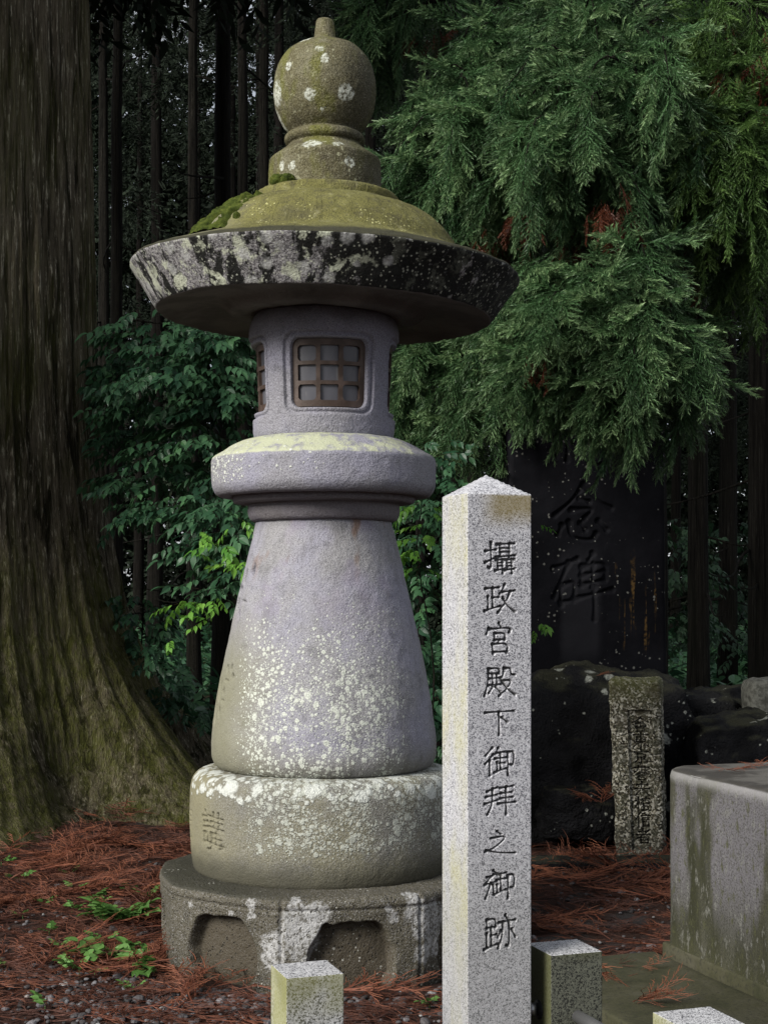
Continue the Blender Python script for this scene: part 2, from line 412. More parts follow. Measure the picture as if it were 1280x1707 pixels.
def mat_shaft():
    m = M('shaft_stone'); x, y, z = m.sep(); col = body_stone(m)
    stk = m.noise(11, 4, .65, v=m.map((1, 1, .12), (1, 3, 0))); col = m.mix(m.mul(m.mr(stk, .52, .68), .38), col, (.10, .097, .10)); col = m.mix(m.mul(m.mr(stk, .46, .34), .25), col, (.30, .295, .32))
    br = m.mul(m.mr(m.noise(5, 3), .5, .64), m.mr(z, 1.2, 1.6)); col = m.mix(m.mul(br, .4), col, (.23, .20, .27))
    ol = m.mul(m.mr(m.add(x, m.mul(m.noise(4, 3), .2)), .0, -.30), m.mr(z, 1.5, 1.1)); col = m.mix(m.mul(ol, .75), col, (.17, .165, .095))
    ol2 = m.mr(z, .92, .78); col = m.mix(m.mul(ol2, .55), col, (.13, .125, .085))
    rust = m.mul(m.mr(m.noise(9, 2, v=m.map((1, 1, .5), (2, 1, 0))), .62, .72), m.mr(z, 1.5, 1.7)); col = m.mix(m.mul(rust, .7), col, (.16, .09, .05))
    gx = m.mul(m.mr(x, -.44, -.22), m.mr(x, .46, .22)); gz = m.mr(z, 1.72, 1.10)
    reg = m.mul(gx, m.mul(gz, m.mr(m.noise(6, 3), .28, .56, .35, 1.15)))
    gz2 = m.mul(m.mr(z, 1.42, 1.05), m.mr(z, .78, .86)); reg2 = m.mul(m.mul(gx, gz2), m.mr(m.noise(9, 3, v=m.map(loc=(5, 5, 5))), .35, .6, .3, 1.1))
    col, k = put_lichen(m, col, [(95, .56, reg, 0, .9), (50, .60, reg, 3, .92), (27, .50, m.mul(reg2, 1.0), 7, .9), (150, .60, reg2, 9, .85)], (.66, .69, .61))
    return m.fin(col, .86, body_bump(m, m.mul(k, .35)), .25)

def mat_box():
    m = M('fire_box_stone'); x, y, z = m.sep(); col = body_stone(m, (.235, .23, .285), (.22, .215, .24))
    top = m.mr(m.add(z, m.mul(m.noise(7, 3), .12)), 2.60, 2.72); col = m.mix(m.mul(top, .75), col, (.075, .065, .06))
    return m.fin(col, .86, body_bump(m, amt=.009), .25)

def mat_platform():
    m = M('platform_stone'); x, y, z = m.sep(); col = body_stone(m, (.24, .235, .29), (.225, .22, .24))
    nz = m.normal()[2]
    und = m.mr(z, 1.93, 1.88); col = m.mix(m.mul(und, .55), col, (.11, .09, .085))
    topm = m.mul(m.mr(nz, .25, .5), m.mr(m.add(m.noise(16, 4, .7), m.mul(x, -.25)), .36, .56)); col = m.mix(m.mul(topm, .85), col, (.40, .42, .28))
    left = m.mul(m.mr(x, -.18, -.40), m.mr(z, 1.90, 1.97)); mid = m.mul(m.mr(x, .12, -.1), m.mr(z, 1.94, 1.99))
    col, k = put_lichen(m, col, [(52, .62, m.mul(left, 1.0), 2, .95), (110, .6, m.mx(m.mul(left, .9), m.mul(mid, .35)), 5, .95), (38, .34, mid, 8, .95)], (.62, .64, .58), False)
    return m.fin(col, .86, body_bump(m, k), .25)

def mat_disc():
    m = M('base_disc_stone'); x, y, z = m.sep(); col = body_stone(m, (.15, .145, .125), (.17, .16, .11))
    ol = m.mr(m.add(x, m.mul(m.noise(5, 3), .25)), -.1, -.42); col = m.mix(m.mul(ol, .7), col, (.19, .175, .105))
    wet = m.mr(m.add(z, m.mul(m.noise(6, 3), .08)), .52, .40); col = m.mix(m.mul(wet, .9), col, (.055, .052, .036))
    gx = m.mr(x, -.36, -.22)
    reg = m.mul(gx, m.mul(m.mr(z, .40, .52), m.mr(m.noise(7, 3), .28, .50, .45, 1.15)))
    edge = m.mul(m.mr(m.add(z, m.mul(m.noise(11, 3), .08)), .675, .735), m.mr(m.noise(8, 2), .30, .46, .2, 1))
    col, k = put_lichen(m, col, [(60, .60, reg, 1, .85), (28, .54, m.mul(reg, .95), 4, .75), (140, .66, reg, 6, .85)], (.50, .52, .46))
    col, k2 = put_lichen(m, col, [(15, .78, edge, 3, .95), (34, .75, edge, 5, .95)], (.56, .58, .54), False)
    return m.fin(col, .84, body_bump(m, m.add(k, k2)), .28)

def mat_plinth():
    m = M('plinth_stone'); x, y, z = m.sep(); col = body_stone(m, (.060, .053, .034), (.072, .064, .042), (.020, .018, .012))
    rc = m.attr('recess'); col = m.mix(m.mul(rc, .75), col, (.045, .035, .021))  # arched panels browner, with the recess shade deepened in their colour
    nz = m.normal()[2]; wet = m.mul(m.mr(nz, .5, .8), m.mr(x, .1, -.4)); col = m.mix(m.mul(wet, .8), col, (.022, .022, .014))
    pit = m.vor(55)[0]; pits = m.mr(pit, .28, .12)
    col = m.mix(m.mul(pits, m.mr(m.noise(6, 2), .42, .58, 0, .8)), col, (.012, .011, .009))
    def on(px, py): q = P(px, py, 5.68) - LANT; return tuple(q)
    sp = []
    for (px, py, rr) in [(500,1540,34),(505,1570,36),(492,1508,14),(455,1575,22),(458,1595,24),(466,1560,16),(528,1525,24),(520,1548,20),(418,1512,12),(418,1530,8),(382,1532,7),(453,1526,6),(693,1530,26),(685,1505,16),(700,1560,22),(655,1535,12),(648,1520,9),(720,1540,30),(722,1585,26),(700,1600,20),(272,1480,7),(292,1488,6),(308,1528,7)]:
        q = on(px, py); rr2 = math.hypot(q[0], q[1]); f = .70 / max(rr2, .3)
        ph = math.asin(max(-1, min(1, q[0] / .69))); sp.append((q[0], -.685 * math.cos(ph), q[2], rr * .00250))
    col = spots(m, col, sp, (.36, .36, .36), .8)
    sm, _ = m.lichen(60, .5, m.mr(m.noise(5, 2), .48, .6, 0, .7)); col = m.mix(m.mul(sm, .7), col, (.42, .42, .38))
    return m.fin(col, .7, body_bump(m, m.mul(pits, -1.2), .009), .35)

def mat_roof():
    m = M('roof_stone'); x, y, z = m.sep(); g = m.normal(); nz = g[2]
    stone = body_stone(m, (.15, .14, .14), (.14, .135, .12))
    # top: yellow-green algae film
    n = m.noise(4, 4, .6, v=m.map((1, 1, 2.5)))
    top = m.ramp(n, [(.30, (.075, .070, .030)), (.48, (.125, .118, .036)), (.62, (.155, .148, .052)), (.75, (.10, .09, .055))])
    fl, _ = m.lichen(70, .5, m.mr(m.noise(5, 2, v=m.map(loc=(3, 0, 0))), .46, .62, 0, .85)); top = m.mix(m.mul(fl, .85), top, (.45, .44, .20))
    grn = m.noise(150, 4, .8); top = m.mix(m.mr(grn, .36, .52, .75, 0), top, (.025, .024, .010)); gr2 = m.noise(22, 4, .7); top = m.mix(m.mr(gr2, .46, .36, 0, .55), top, (.055, .05, .028)); top = m.mix(m.mr(gr2, .56, .68, 0, .4), top, (.22, .21, .12))
    lf = m.mul(m.mr(x, -.25, -.5), m.mr(z, 2.84, 2.90)); top = m.mix(m.mul(lf, .6), top, (.17, .165, .14))
    rimtop = m.mr(m.add(z, m.mul(m.noise(12, 3), .03)), 2.915, 2.875); top = m.mix(m.mul(rimtop, .88), top, (.022, .022, .016))
    # rim: black crust with drips of grey and pale lichen
    at = m.new('ShaderNodeMath', operation='ARCTAN2'); m.put(at.inputs[0], x); m.put(at.inputs[1], m.mul(y, -1))
    cv = m.new('ShaderNodeCombineXYZ'); m.put(cv.inputs[0], m.mul(at.outputs[0], .8)); m.put(cv.inputs[1], m.mul(z, .35)); cyl = cv.outputs[0]
    dr = m.noise(10, 5, .62, v=cyl, dist=.6); fine = m.noise(40, 4, .7)
    right = m.mr(x, -.35, .45, 0, .19)  # blacker crust to the right, part of it shade painted in
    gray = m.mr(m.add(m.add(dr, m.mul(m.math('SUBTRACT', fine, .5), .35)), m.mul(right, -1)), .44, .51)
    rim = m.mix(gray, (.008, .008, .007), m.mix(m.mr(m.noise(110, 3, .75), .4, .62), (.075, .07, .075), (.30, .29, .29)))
    pale = m.mul(m.mr(m.noise(13, 4, .65, v=m.map((1, 1, .7), (4, 2, 7))), .53, .60), m.mr(x, .35, .05, .15, 1)); rim = m.mix(m.mul(pale, m.mr(fine, .3, .55, .3, .95)), rim, (.43, .45, .35))
    l1, _ = m.lichen(13, .62, m.mr(m.add(x, m.mul(m.noise(4, 2), .3)), .65, .25, .45, .9), 5); rim = m.mix(m.mul(l1, m.mr(fine, .3, .6, .35, .95)), rim, (.36, .36, .35))
    l2, _ = m.lichen(60, .45, .9, 2); rim = m.mix(m.mul(l2, .7), rim, (.40, .41, .34))
    und = m.mix(m.mr(m.noise(5, 3), .4, .62), (.10, .092, .095), (.15, .138, .142))
    rad = m.math('SQRT', m.add(m.mul(x, x), m.mul(y, y))); isrim = m.mul(m.mul(m.mr(nz, -.86, -.78), m.mr(nz, .22, .12)), m.mr(rad, .675, .69)); istop = m.mr(nz, .12, .22)
    istop = m.mx(istop, m.mr(z, 2.90, 2.91)); col = m.mix(isrim, und, rim); col = m.mix(istop, col, top)
    return m.fin(col, .85, body_bump(m, m.mul(gray, .5), .006), .25)

def mat_finial():
    m = M('finial_stone'); x, y, z = m.sep()
    n = m.noise(5, 4, .6); n2 = m.noise(7, 3, .6, v=m.map((1, 1, .5), (3, 3, 3)))
    col = m.ramp(n, [(.3, (.045, .038, .022)), (.5, (.095, .085, .042)), (.68, (.15, .14, .09))])
    col = m.mix(m.mr(n2, .46, .60), col, (.105, .105, .024))
    dk = m.mr(m.add(x, m.mul(n, .2)), .10, .28); col = m.mix(m.mul(dk, .7), col, (.035, .032, .02))  # right side of the finial painted darker, shade put into the colour
    g = m.noise(170, 3, .8); col = m.mix(m.mr(g, .34, .50, .8, 0), col, (.016, .015, .009)); col = m.mix(m.mr(g, .53, .68, 0, .5), col, (.32, .31, .24))
    sp = []
    def ball(px, py, r): 
        X = (px - 541) * .002543; Z = 1.5 + (985 - py) * .002543; dz = Z - 3.62; rr = .214 ** 2 - X * X - dz * dz
        sp.append((X, -math.sqrt(max(rr, 0)), Z, r))
    for a in [(521,181,.030),(578,178,.040),(463,165,.06),(468,195,.05),(470,212,.04),(512,82,.035),(535,108,.025),(545,125,.02),(485,130,.02),(538,200,.015)]: ball(*a)
    sp += [(-.045, -.20, 3.335, .045), (.055, -.195, 3.325, .03), (-.13, -.20, 3.25, .02), (.11, -.22, 3.26, .025), (-.17, -.16, 3.26, .02)]
    col = spots(m, col, sp, (.46, .48, .42), .9)
    l, _ = m.lichen(42, .5, m.mr(m.noise(4, 2, v=m.map(loc=(8, 0, 1))), .45, .6, 0, .9)); l3 = m.mr(m.noise(34, 5, .75), .56, .66); col = m.mix(m.mul(m.mx(l, m.mul(l3, m.mr(x, .1, -.1, .1, .8))), .6), col, (.33, .33, .22))
    return m.fin(col, .85, body_bump(m, None, .008), .25)

LANT = np.array([-.2544, 6.36, 0.0])
lantern = tag(empty('stone_lantern', LANT), 'tall grey stone lantern with a round mossy roof, onion finial and lichen spotted body', 'stone lantern')

# plinth with arched panels
NA = 8; PH0 = R_(11.5); STEP = 2 * math.pi / NA
def arch_mask(ph, z, r):
    a = (ph - PH0 + STEP / 2) % STEP - STEP / 2
    u = a * .70; hw = .165
    top = .240 - .030 * sstep(.10, .19, np.abs(u)) + .006 * vnoise(np.stack([ph * 9, z * 14, z * 0], -1), 4)
    side = hw - .008 * np.cos(z * 26 + 1) - .012 * sstep(.05, -.02, z)
    d = np.minimum(top - z, side - np.abs(u))
    corner = np.hypot(np.maximum(np.abs(u) - (side - .085), 0), np.maximum(z - (top - .085), 0))
    d = np.minimum(d, .085 - corner)
    d = d + .005 * vnoise(np.stack([ph * 22, z * 30, z * 0 + 3], -1), 9)
    return sstep(-.004, .010, d), a
def plinth_disp(ph, z, r):
    mk, a = arch_mask(ph, z, r)
    wall = sstep(.60, .66, r)
    d = -.058 * mk * wall
    groove = np.exp(-((np.abs(a) - STEP / 2) / .011) ** 2)
    band = np.exp(-((z - .288) / .006) ** 2)
    d = d - .012 * groove * wall - .006 * band * wall
    d = d + .70 * (.924 / np.cos(np.clip(a, -.39, .39)) - .965) * .62 * sstep(.42, .62, r) + .004 * np.cos(a * NA) * wall
    return d
V, F, ph, z = lathe([(.0, -.12), (.66, -.12), (.685, -.05), (.70, .02), (.70, .10), (.70, .20), (.70, .28), (.705, .295), (.700, .322), (.68, .334), (.60, .340), (.40, .345), (0, .345)], 960, .0055, 1, plinth_disp, .005, 8, 3)
o = obj('plinth', V, F, None, lantern)
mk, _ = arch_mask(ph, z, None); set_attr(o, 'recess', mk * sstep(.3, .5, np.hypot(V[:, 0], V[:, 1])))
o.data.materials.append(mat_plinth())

# base disc with carved characters on its left side
def disc_disp(ph, z, r):
    d = 0
    for (c, zt, ch) in [(R_(-50.5), .612, 'jiang'), (R_(-80), .612, 'xin')]:
        U = ((ph - c) * .5646 / .150) * 100 + 50; Vv = (zt - z) / .152 * 100
        d = d - .014 * carve(U, Vv, G[ch], 4.6)
    return d * (r > .5)
V, F, _, _ = lathe([(.0, .325), (.52, .325), (.548, .338), (.556, .38), (.562, .45), (.565, .55), (.564, .64), (.560, .70), (.540, .738), (.505, .752), (.46, .757), (0, .757)], 1300, .004, 2, disc_disp, .003, 7, 21)
obj('base_disc', V, F, mat_disc(), lantern)

# shaft with worn cuts on its left flank
def shaft_disp(ph, z, r):
    d = 0
    for (c, zc, hw, hh, dep) in [(-57, 1.585, .014, .028, .024), (-70, 1.56, .02, .03, .03), (-76, 1.50, .04, .02, .04), (-62, 1.455, .03, .006, .02), (-74, 1.44, .03, .03, .03), (-66, 1.40, .012, .02, .02),
                                 (-60, 1.185, .010, .014, .016), (-57, 1.150, .012, .012, .018), (-66, 1.18, .014, .014, .02), (-64, 1.13, .025, .006, .02), (-66, 1.085, .012, .016, .022), (-65, 1.045, .022, .007, .018), (-68, 1.00, .014, .020, .03), (-74, 1.09, .03, .05, .02), (-78, .99, .03, .05, .025)]:
        u = (ph - R_(c)) * r / hw; v = (z - zc) / hh
        d = d - dep * sstep(1.2, .5, np.hypot(u, v + .25 * u))
    return d
V, F, _, _ = lathe([(.0, .752), (.435, .752), (.458, .768), (.474, .80), (.475, .85), (.468, .93), (.452, 1.05), (.423, 1.20), (.390, 1.35), (.352, 1.52), (.318, 1.66), (.296, 1.75), (.284, 1.80), (.284, 1.84), (0, 1.84)], 900, .006, 2, shaft_disp, .004, 6, 33)
obj('shaft', V, F, mat_shaft(), lantern)

V, F, _, _ = lathe([(.0, 1.790), (.285, 1.790), (.306, 1.795), (.318, 1.812), (.322, 1.835), (.320, 1.858), (.318, 1.864), (.340, 1.866), (.378, 1.868), (.386, 1.880), (.384, 1.898), (.392, 1.900), (.43, 1.893), (.452, 1.902), (.470, 1.930), (.474, 1.96), (.475, 2.02), (.474, 2.052), (.462, 2.066), (.43, 2.083), (.38, 2.115), (.34, 2.132), (.29, 2.144), (0, 2.148)], 480, .005, 1, None, .003, 8, 41)
obj('platform', V, F, mat_platform(), lantern)

# fire box: four windows cut into a drum
WZ0, WZ1 = 2.222, 2.552; WC = (WZ0 + WZ1) / 2
def rr_sdf(u, v, hw, hh, rad):
    qx = np.abs(u) - (hw - rad); qy = np.abs(v) - (hh - rad)
    return np.hypot(np.maximum(qx, 0), np.maximum(qy, 0)) + np.minimum(np.maximum(qx, qy), 0) - rad
WPH0 = R_(7.0)
def box_disp(ph, z, r):
    a = (ph - WPH0 + math.pi / 4) % (math.pi / 2) - math.pi / 4
    u = a * .305; v = z - WC
    d1 = rr_sdf(u, v, .196, .166, .05); d2 = rr_sdf(u, v, .185, .156, .045); d3 = rr_sdf(u, v, .166, .139, .036)
    o = -.014 * sstep(.004, -.004, d1) + .006 * sstep(.003, -.004, d2) - .055 * sstep(.003, -.003, d3)
    return o * (r > .25)
V, F, _, _ = lathe([(.0, 2.125), (.272, 2.125), (.290, 2.135), (.297, 2.16), (.299, 2.20), (.304, 2.30), (.310, 2.42), (.315, 2.52), (.317, 2.575), (.314, 2.61), (.302, 2.645), (.28, 2.67), (.25, 2.68), (0, 2.68)], 1000, .004, 1, box_disp, .004, 9, 52)
box = obj('fire_box', V, F, mat_box(), lantern)

def solid_grid(mask, us, vs, ro, ri):
    """curved slab of the cells where mask is True; us angles, vs heights"""
    nu, nv = len(us), len(vs); U, Z = np.meshgrid(us, vs)
    def sh(r): return np.stack([np.sin(U) * r(Z), -np.cos(U) * r(Z), Z], -1).reshape(-1, 3)
    V = np.vstack([sh(ro), sh(ri)]); n = nu * nv; id_ = lambda i, j: j * nu + i
    Fs = []; J, I = np.where(mask)
    a, b, c, d = id_(I, J), id_(I + 1, J), id_(I + 1, J + 1), id_(I, J + 1)
    Fs += [np.stack([a, b, c, d], -1), np.stack([d, c, b, a], -1) + n]
    pm = np.pad(mask, 1)
    for (di, dj, p, q) in [(0, -1, a, b), (1, 0, b, c), (0, 1, c, d), (-1, 0, d, a)]:
        k = ~pm[J + 1 + dj, I + 1 + di]; Fs.append(np.stack([q[k], p[k], p[k] + n, q[k] + n], -1))
    used, inv = np.unique(np.vstack(Fs), return_inverse=True)
    return V[used], inv.reshape(-1, 4)
mb = M('bronze'); cb = mb.mix(mb.mr(mb.noise(14, 3), .4, .65), (.040, .024, .016), (.075, .05, .04)); bronze = mb.fin(cb, .55, mb.bump(mb.noise(90, 3), .002, .4), .4)
mg = M('frosted_pane'); cg = mg.mix(mg.mr(mg.noise(6, 3, v=mg.map((1, 1, .3))), .4, .65), (.050, .050, .062), (.088, .088, .102)); cg = mg.mix(mg.mr(mg.noise(45, 3, v=mg.map((1, 1, .2))), .6, .75, 0, .35), cg, (.2, .2, .19))
pane_m = mg.fin(cg, .38, None, .5)
rbox = lambda z: .300 + (z - 2.2) * .045
for k in range(4):
    ca = WPH0 + k * math.pi / 2
    us = ca + np.linspace(-.172, .172, 176) / .285; vs = WC + np.linspace(-.145, .145, 150)
    UC, ZC = np.meshgrid((us[1:] + us[:-1]) / 2, (vs[1:] + vs[:-1]) / 2)
    u = (UC - ca) * .285; v = ZC - WC
    outer = rr_sdf(u, v, .1645, .1375, .034) < 0
    holes = np.zeros_like(outer)
    for i in (-1, 0, 1):
        for j in (-1, 0, 1):
            hx = np.where((i != 0) & (j != 0), 0.016, .005)
            holes |= rr_sdf(u - i * .0945, v - j * .0790, .0385, .0320, float(np.max(hx))) < 0
    Vv, Ff = solid_grid(outer & ~holes, us, vs, lambda z: rbox(z) - .026, lambda z: rbox(z) - .044)
    obj('window_lattice', Vv, Ff, bronze, box, smooth=False)
    us = ca + np.linspace(-.155, .155, 40) / .285; vs = WC + np.linspace(-.128, .128, 40)
    Vv, Ff = solid_grid(np.ones((39, 39), bool), us, vs, lambda z: rbox(z) - .039, lambda z: rbox(z) - .047)
    obj('pane', Vv, Ff, pane_m, box, smooth=False)

# roof, tilted a little as in the photograph
rim = [(.0, 2.668), (.30, 2.655), (.36, 2.652), (.395, 2.656), (.415, 2.672), (.435, 2.690), (.47, 2.697), (.56, 2.692), (.655, 2.676), (.690, 2.664), (.700, 2.658), (.7085, 2.664),
       (.745, 2.718), (.785, 2.777), (.815, 2.818), (.822, 2.830), (.816, 2.841), (.785, 2.852), (.70, 2.884), (.61, 2.915), (.578, 2.928), (.560, 2.955), (.54, 2.990), (.50, 3.036), (.44, 3.080), (.38, 3.106), (.345, 3.113), (.318, 3.112), (.304, 3.108), (.303, 3.112), (.306, 3.120), (.306, 3.155), (.303, 3.164), (.296, 3.170), (.27, 3.176), (.24, 3.178), (0, 3.18)]
V, F, _, _ = lathe(rim, 640, .0065, 1, None, .007, 5, 61)
roof = obj('roof', V, F, mat_roof(), lantern)
tl = Matrix.Translation((0, 0, 2.66)) @ Matrix.Rotation(R_(1.9), 4, 'Y') @ Matrix.Translation((0, 0, -2.66))
roof.data.transform(tl)

fin = [(.0, 3.14), (.236, 3.14), (.237, 3.15), (.237, 3.20), (.236, 3.27), (.235, 3.312), (.234, 3.318), (.231, 3.323), (.20, 3.345), (.17, 3.368), (.152, 3.384), (.152, 3.387), (.161, 3.392), (.169, 3.402), (.170, 3.411), (.168, 3.422), (.160, 3.431), (.148, 3.435),
       (.144, 3.437), (.152, 3.446), (.176, 3.472), (.199, 3.515), (.213, 3.562), (.218, 3.62), (.213, 3.680), (.195, 3.735), (.160, 3.782), (.117, 3.811), (.075, 3.823), (.050, 3.832), (.043, 3.850), (.0395, 3.89), (.0385, 3.912), (.036, 3.921), (.028, 3.924), (0, 3.925)]
V, F, _, _ = lathe(fin, 420, .005, 1, None, .004, 8, 71)
finial = obj('finial', V, F, mat_finial(), lantern)
finial.location = (.004, 0, 0)

# moss cushion on the roof's left shoulder and a tuft by the finial
mm = M('moss'); n = mm.noise(30, 4, .7); cm = mm.ramp(n, [(.3, (.018, .026, .006)), (.5, (.05, .068, .012)), (.68, (.085, .10, .02)), (.8, (.13, .075, .02))])
moss_m = mm.fin(cm, .95, mm.bump(mm.noise(220, 3, .8), .006, 1.0), .1)
def roof_point(ph, t):
    a, b = np.array([.590, 2.928]), np.array([.40, 3.105]); mid = np.array([.545, 3.01])
    q = (1 - t)[..., None] ** 2 * a + 2 * ((1 - t) * t)[..., None] * mid + (t ** 2)[..., None] * b
    return q[..., 0], q[..., 1]
ph = np.linspace(R_(-92), R_(-28), 150); t = np.linspace(-.05, 1, 90); PH, T = np.meshgrid(ph, t)
rr, zz = roof_point(PH, T)
p = np.stack([np.sin(PH) * rr, -np.cos(PH) * rr, zz], -1)
cover = fbm(p, 9, 4, 91) * 1.2 + .52 - 1.3 * ((PH - R_(-58)) / R_(30)) ** 2 - .8 * np.clip(T - .8, 0, 1) - .5 * np.clip((PH - R_(-50)) / R_(15), 0, 1) * np.clip(.5 - T, 0, 1)
h = sstep(-.05, .25, cover) * (.032 + .014 * fbm(p, 40, 2, 95)) - .02
nrm = np.stack([np.sin(PH) * .8, -np.cos(PH) * .8, np.full_like(PH, .6)], -1)
mo = obj('moss_cushion', (p + nrm * h[..., None]).reshape(-1, 3), grid_faces(150, 90), moss_m, lantern); mo.data.transform(tl)
ico = None
def blob(r, seed, sq=(1, 1, 1), amp=.25, n=24, sc=2.5):
    th = np.linspace(0, math.pi, n); ph = np.linspace(0, 2 * math.pi, n * 2, endpoint=False); A, B = np.meshgrid(ph, th)
    d = np.stack([np.sin(B) * np.cos(A), np.sin(B) * np.sin(A), np.cos(B)], -1)
    rr = r * (1 + amp * fbm(d, sc, 4, seed)); V = d * rr[..., None] * np.array(sq)
    return V.reshape(-1, 3), grid_faces(n * 2, n, True)[:, ::-1]
bgm = Bag()
for (px, py, r) in [(470, 313, .035), (486, 306, .030), (490, 318, .022)]:
    X = (px - 541) * .002543; Y = -math.sqrt(.262 ** 2 - X * X); V, F = blob(r, px, (1, 1, .8), .4, 20); bgm.add(V + [X, Y, 3.185], F)
bgm.build('moss_tuft', moss_m, lantern)

# ------------------------------------------------------------------ ground
def axis(lo, hi, near0, near1, fine, far):
    a = list(np.arange(near0, near1, fine)); x = near1; s = fine
    while x < hi: a.append(x); s *= far; x += s
    x = near0 - fine; s = fine; b = []
    while x > lo: b.append(x); s *= far; x -= s
    return np.array(sorted(b + a + [hi, lo]))
def gheight(x, y):
    p = np.stack([x, y, np.zeros_like(x)], -1)
    h = .035 * fbm(p, .7, 3, 5) + .012 * fbm(p, 4, 3, 8)
    d = np.hypot(x - LANT[0], y - LANT[1]); h = h * sstep(.5, 1.6, d) + .006 * fbm(p, 9, 2, 3)
    h = h - .03 * np.exp(-(d / 1.3) ** 2)
    h = h + .16 * np.exp(-((np.hypot(x + 2.9, y - 10.5) - .8) / 1.1) ** 2) * (y > 5)          # litter heaped round the big trunk
    return h
gx = axis(-300, 300, -3.2, 3.2, .035, 1.12); gy = axis(-60, 600, 4.6, 13, .035, 1.10)
GX, GY = np.meshgrid(gx, gy); GZ = gheight(GX, GY) - .01
m = M('forest_soil'); n = m.noise(3, 5, .65); n2 = m.noise(38, 4, .7); n3 = m.noise(150, 3, .7)
col = m.ramp(n2, [(.3, (.010, .005, .004)), (.5, (.034, .015, .010)), (.7, (.060, .026, .017))])
col = m.mix(m.mr(n, .5, .65), col, m.ramp(n3, [(.3, (.012, .011, .011)), (.6, (.05, .047, .046)), (.8, (.10, .098, .10))]))
x, y, z = m.sep(); far = m.mr(y, 16, 30); col = m.mix(far, col, m.ramp(n, [(.3, (.012, .022, .008)), (.7, (.03, .06, .015))]))
tag(obj('ground', np.stack([GX, GY, GZ], -1).reshape(-1, 3), grid_faces(len(gx), len(gy)), m.fin(col, .9, m.bump(m.add(n2, n3), .02, .8), .2)), kind='structure')

# ------------------------------------------------------------------ cut granite: tall pillar and short posts
def yellow(lo):
    def f(m, col):
        x, y, z = m.sep(); n = m.noise(9, 4, .65, v=m.map((1, 1, .35))); n2 = m.noise(4, 3, .6, v=m.map((1, 1, .5), (4, 4, 0)))
        nx = m.normal()[0]
        k = m.mul(m.mr(n, .38, .62), m.mr(n2, .35, .6, .3, 1)); side = m.attr('side')
        return m.mix(m.mul(m.mul(k, side), lo), col, (.36, .33, .13), 'MIX')
    return f
def pillar_stain(m, col):
    x, y, z = m.sep(); n = m.noise(8, 4, .65, v=m.map((1, 1, .35))); side = m.attr('side'); gr = m.attr('groove')
    n2 = m.noise(3, 3, .6)
    k = m.mul(m.mul(m.mr(n, .36, .70), m.mr(n2, .32, .66, .2, 1)), side); k = m.mul(k, m.mr(m.noise(120, 3, .7), .32, .56, .45, 1)); col = m.mix(m.mul(k, .75), col, (.40, .385, .185))
    cap = m.mul(m.mr(m.add(z, m.mul(n, .10)), 1.70, 1.775), m.mr(m.add(x, m.mul(n2, .1)), -.02, .06)); cap = m.mul(cap, m.mr(z, 1.752, 1.745))
    col = m.mix(m.mul(cap, .75), col, (.17, .13, .035))
    base = m.mr(z, 1.0, .55); col = m.mix(m.mul(base, .35), col, (.13, .13, .11))
    return m.mix(m.mul(gr, .85), col, (.028, .028, .025))
pil_mat = granite('granite_speckled', (.43, .43, .455), (.28, .28, .305), (.105, .105, .12), 470, pillar_stain)
PW, PH_ = .18, 1.751; TH = math.atan2(.3256, .9455)
pc = np.array([.2698, 3.964, 0.0])
V, F, raw = roundbox(PW, PW, PH_, .003, np.arange(-.088, .089, .00145), np.linspace(-.08, .08, 15), np.concatenate([np.linspace(.02, .52, 26), np.arange(.53, 1.72, .00145), [1.73, 1.74]]))
front = (raw[:, 1] < -PW / 2 + 1e-5)
text = [('she', 903, 956), ('zheng', 974, 1023), ('gong', 1039, 1091), ('dian', 1111, 1161), ('xia', 1181, 1226), ('yu', 1246, 1293), ('bai', 1310, 1358), ('zhi', 1386, 1427), ('yub', 1451, 1499), ('ji', 1527, 1584)]
dep = np.zeros(len(V)); u = raw[:, 0] + PW / 2; zz = raw[:, 2]
for ch, y0, y1 in text:
    d_ = 3.883; z0, z1 = 1.5 - (y0 - HOR) / F_PX * d_, 1.5 - (y1 - HOR) / F_PX * d_
    U = (u - .0475) / .0865 * 100; W = (z0 - zz) / (z0 - z1) * 100
    dep = np.maximum(dep, carve(U, W, G[ch], 5.5) * front)
V[:, 1] += dep * .010
topk = raw[:, 2] > PH_ - 1e-5
V[:, 2] += np.where(raw[:, 2] > PH_ - .0005, .056 * np.clip(1 - np.maximum(np.abs(V[:, 0]), np.abs(V[:, 1])) / (PW / 2), 0, 1), 0)
pil = obj('granite_pillar', V, F, pil_mat, None, True, sharp=25)
set_attr(pil, 'groove', sstep(.35, .9, dep)); set_attr(pil, 'side', (raw[:, 0] < -PW / 2 + 1e-5) * 1.0)
pil.location = tuple(pc); pil.rotation_euler = (0, 0, TH)
tag(pil, 'tall square speckled granite pillar with a pointed top and a column of carved characters', 'stone pillar')

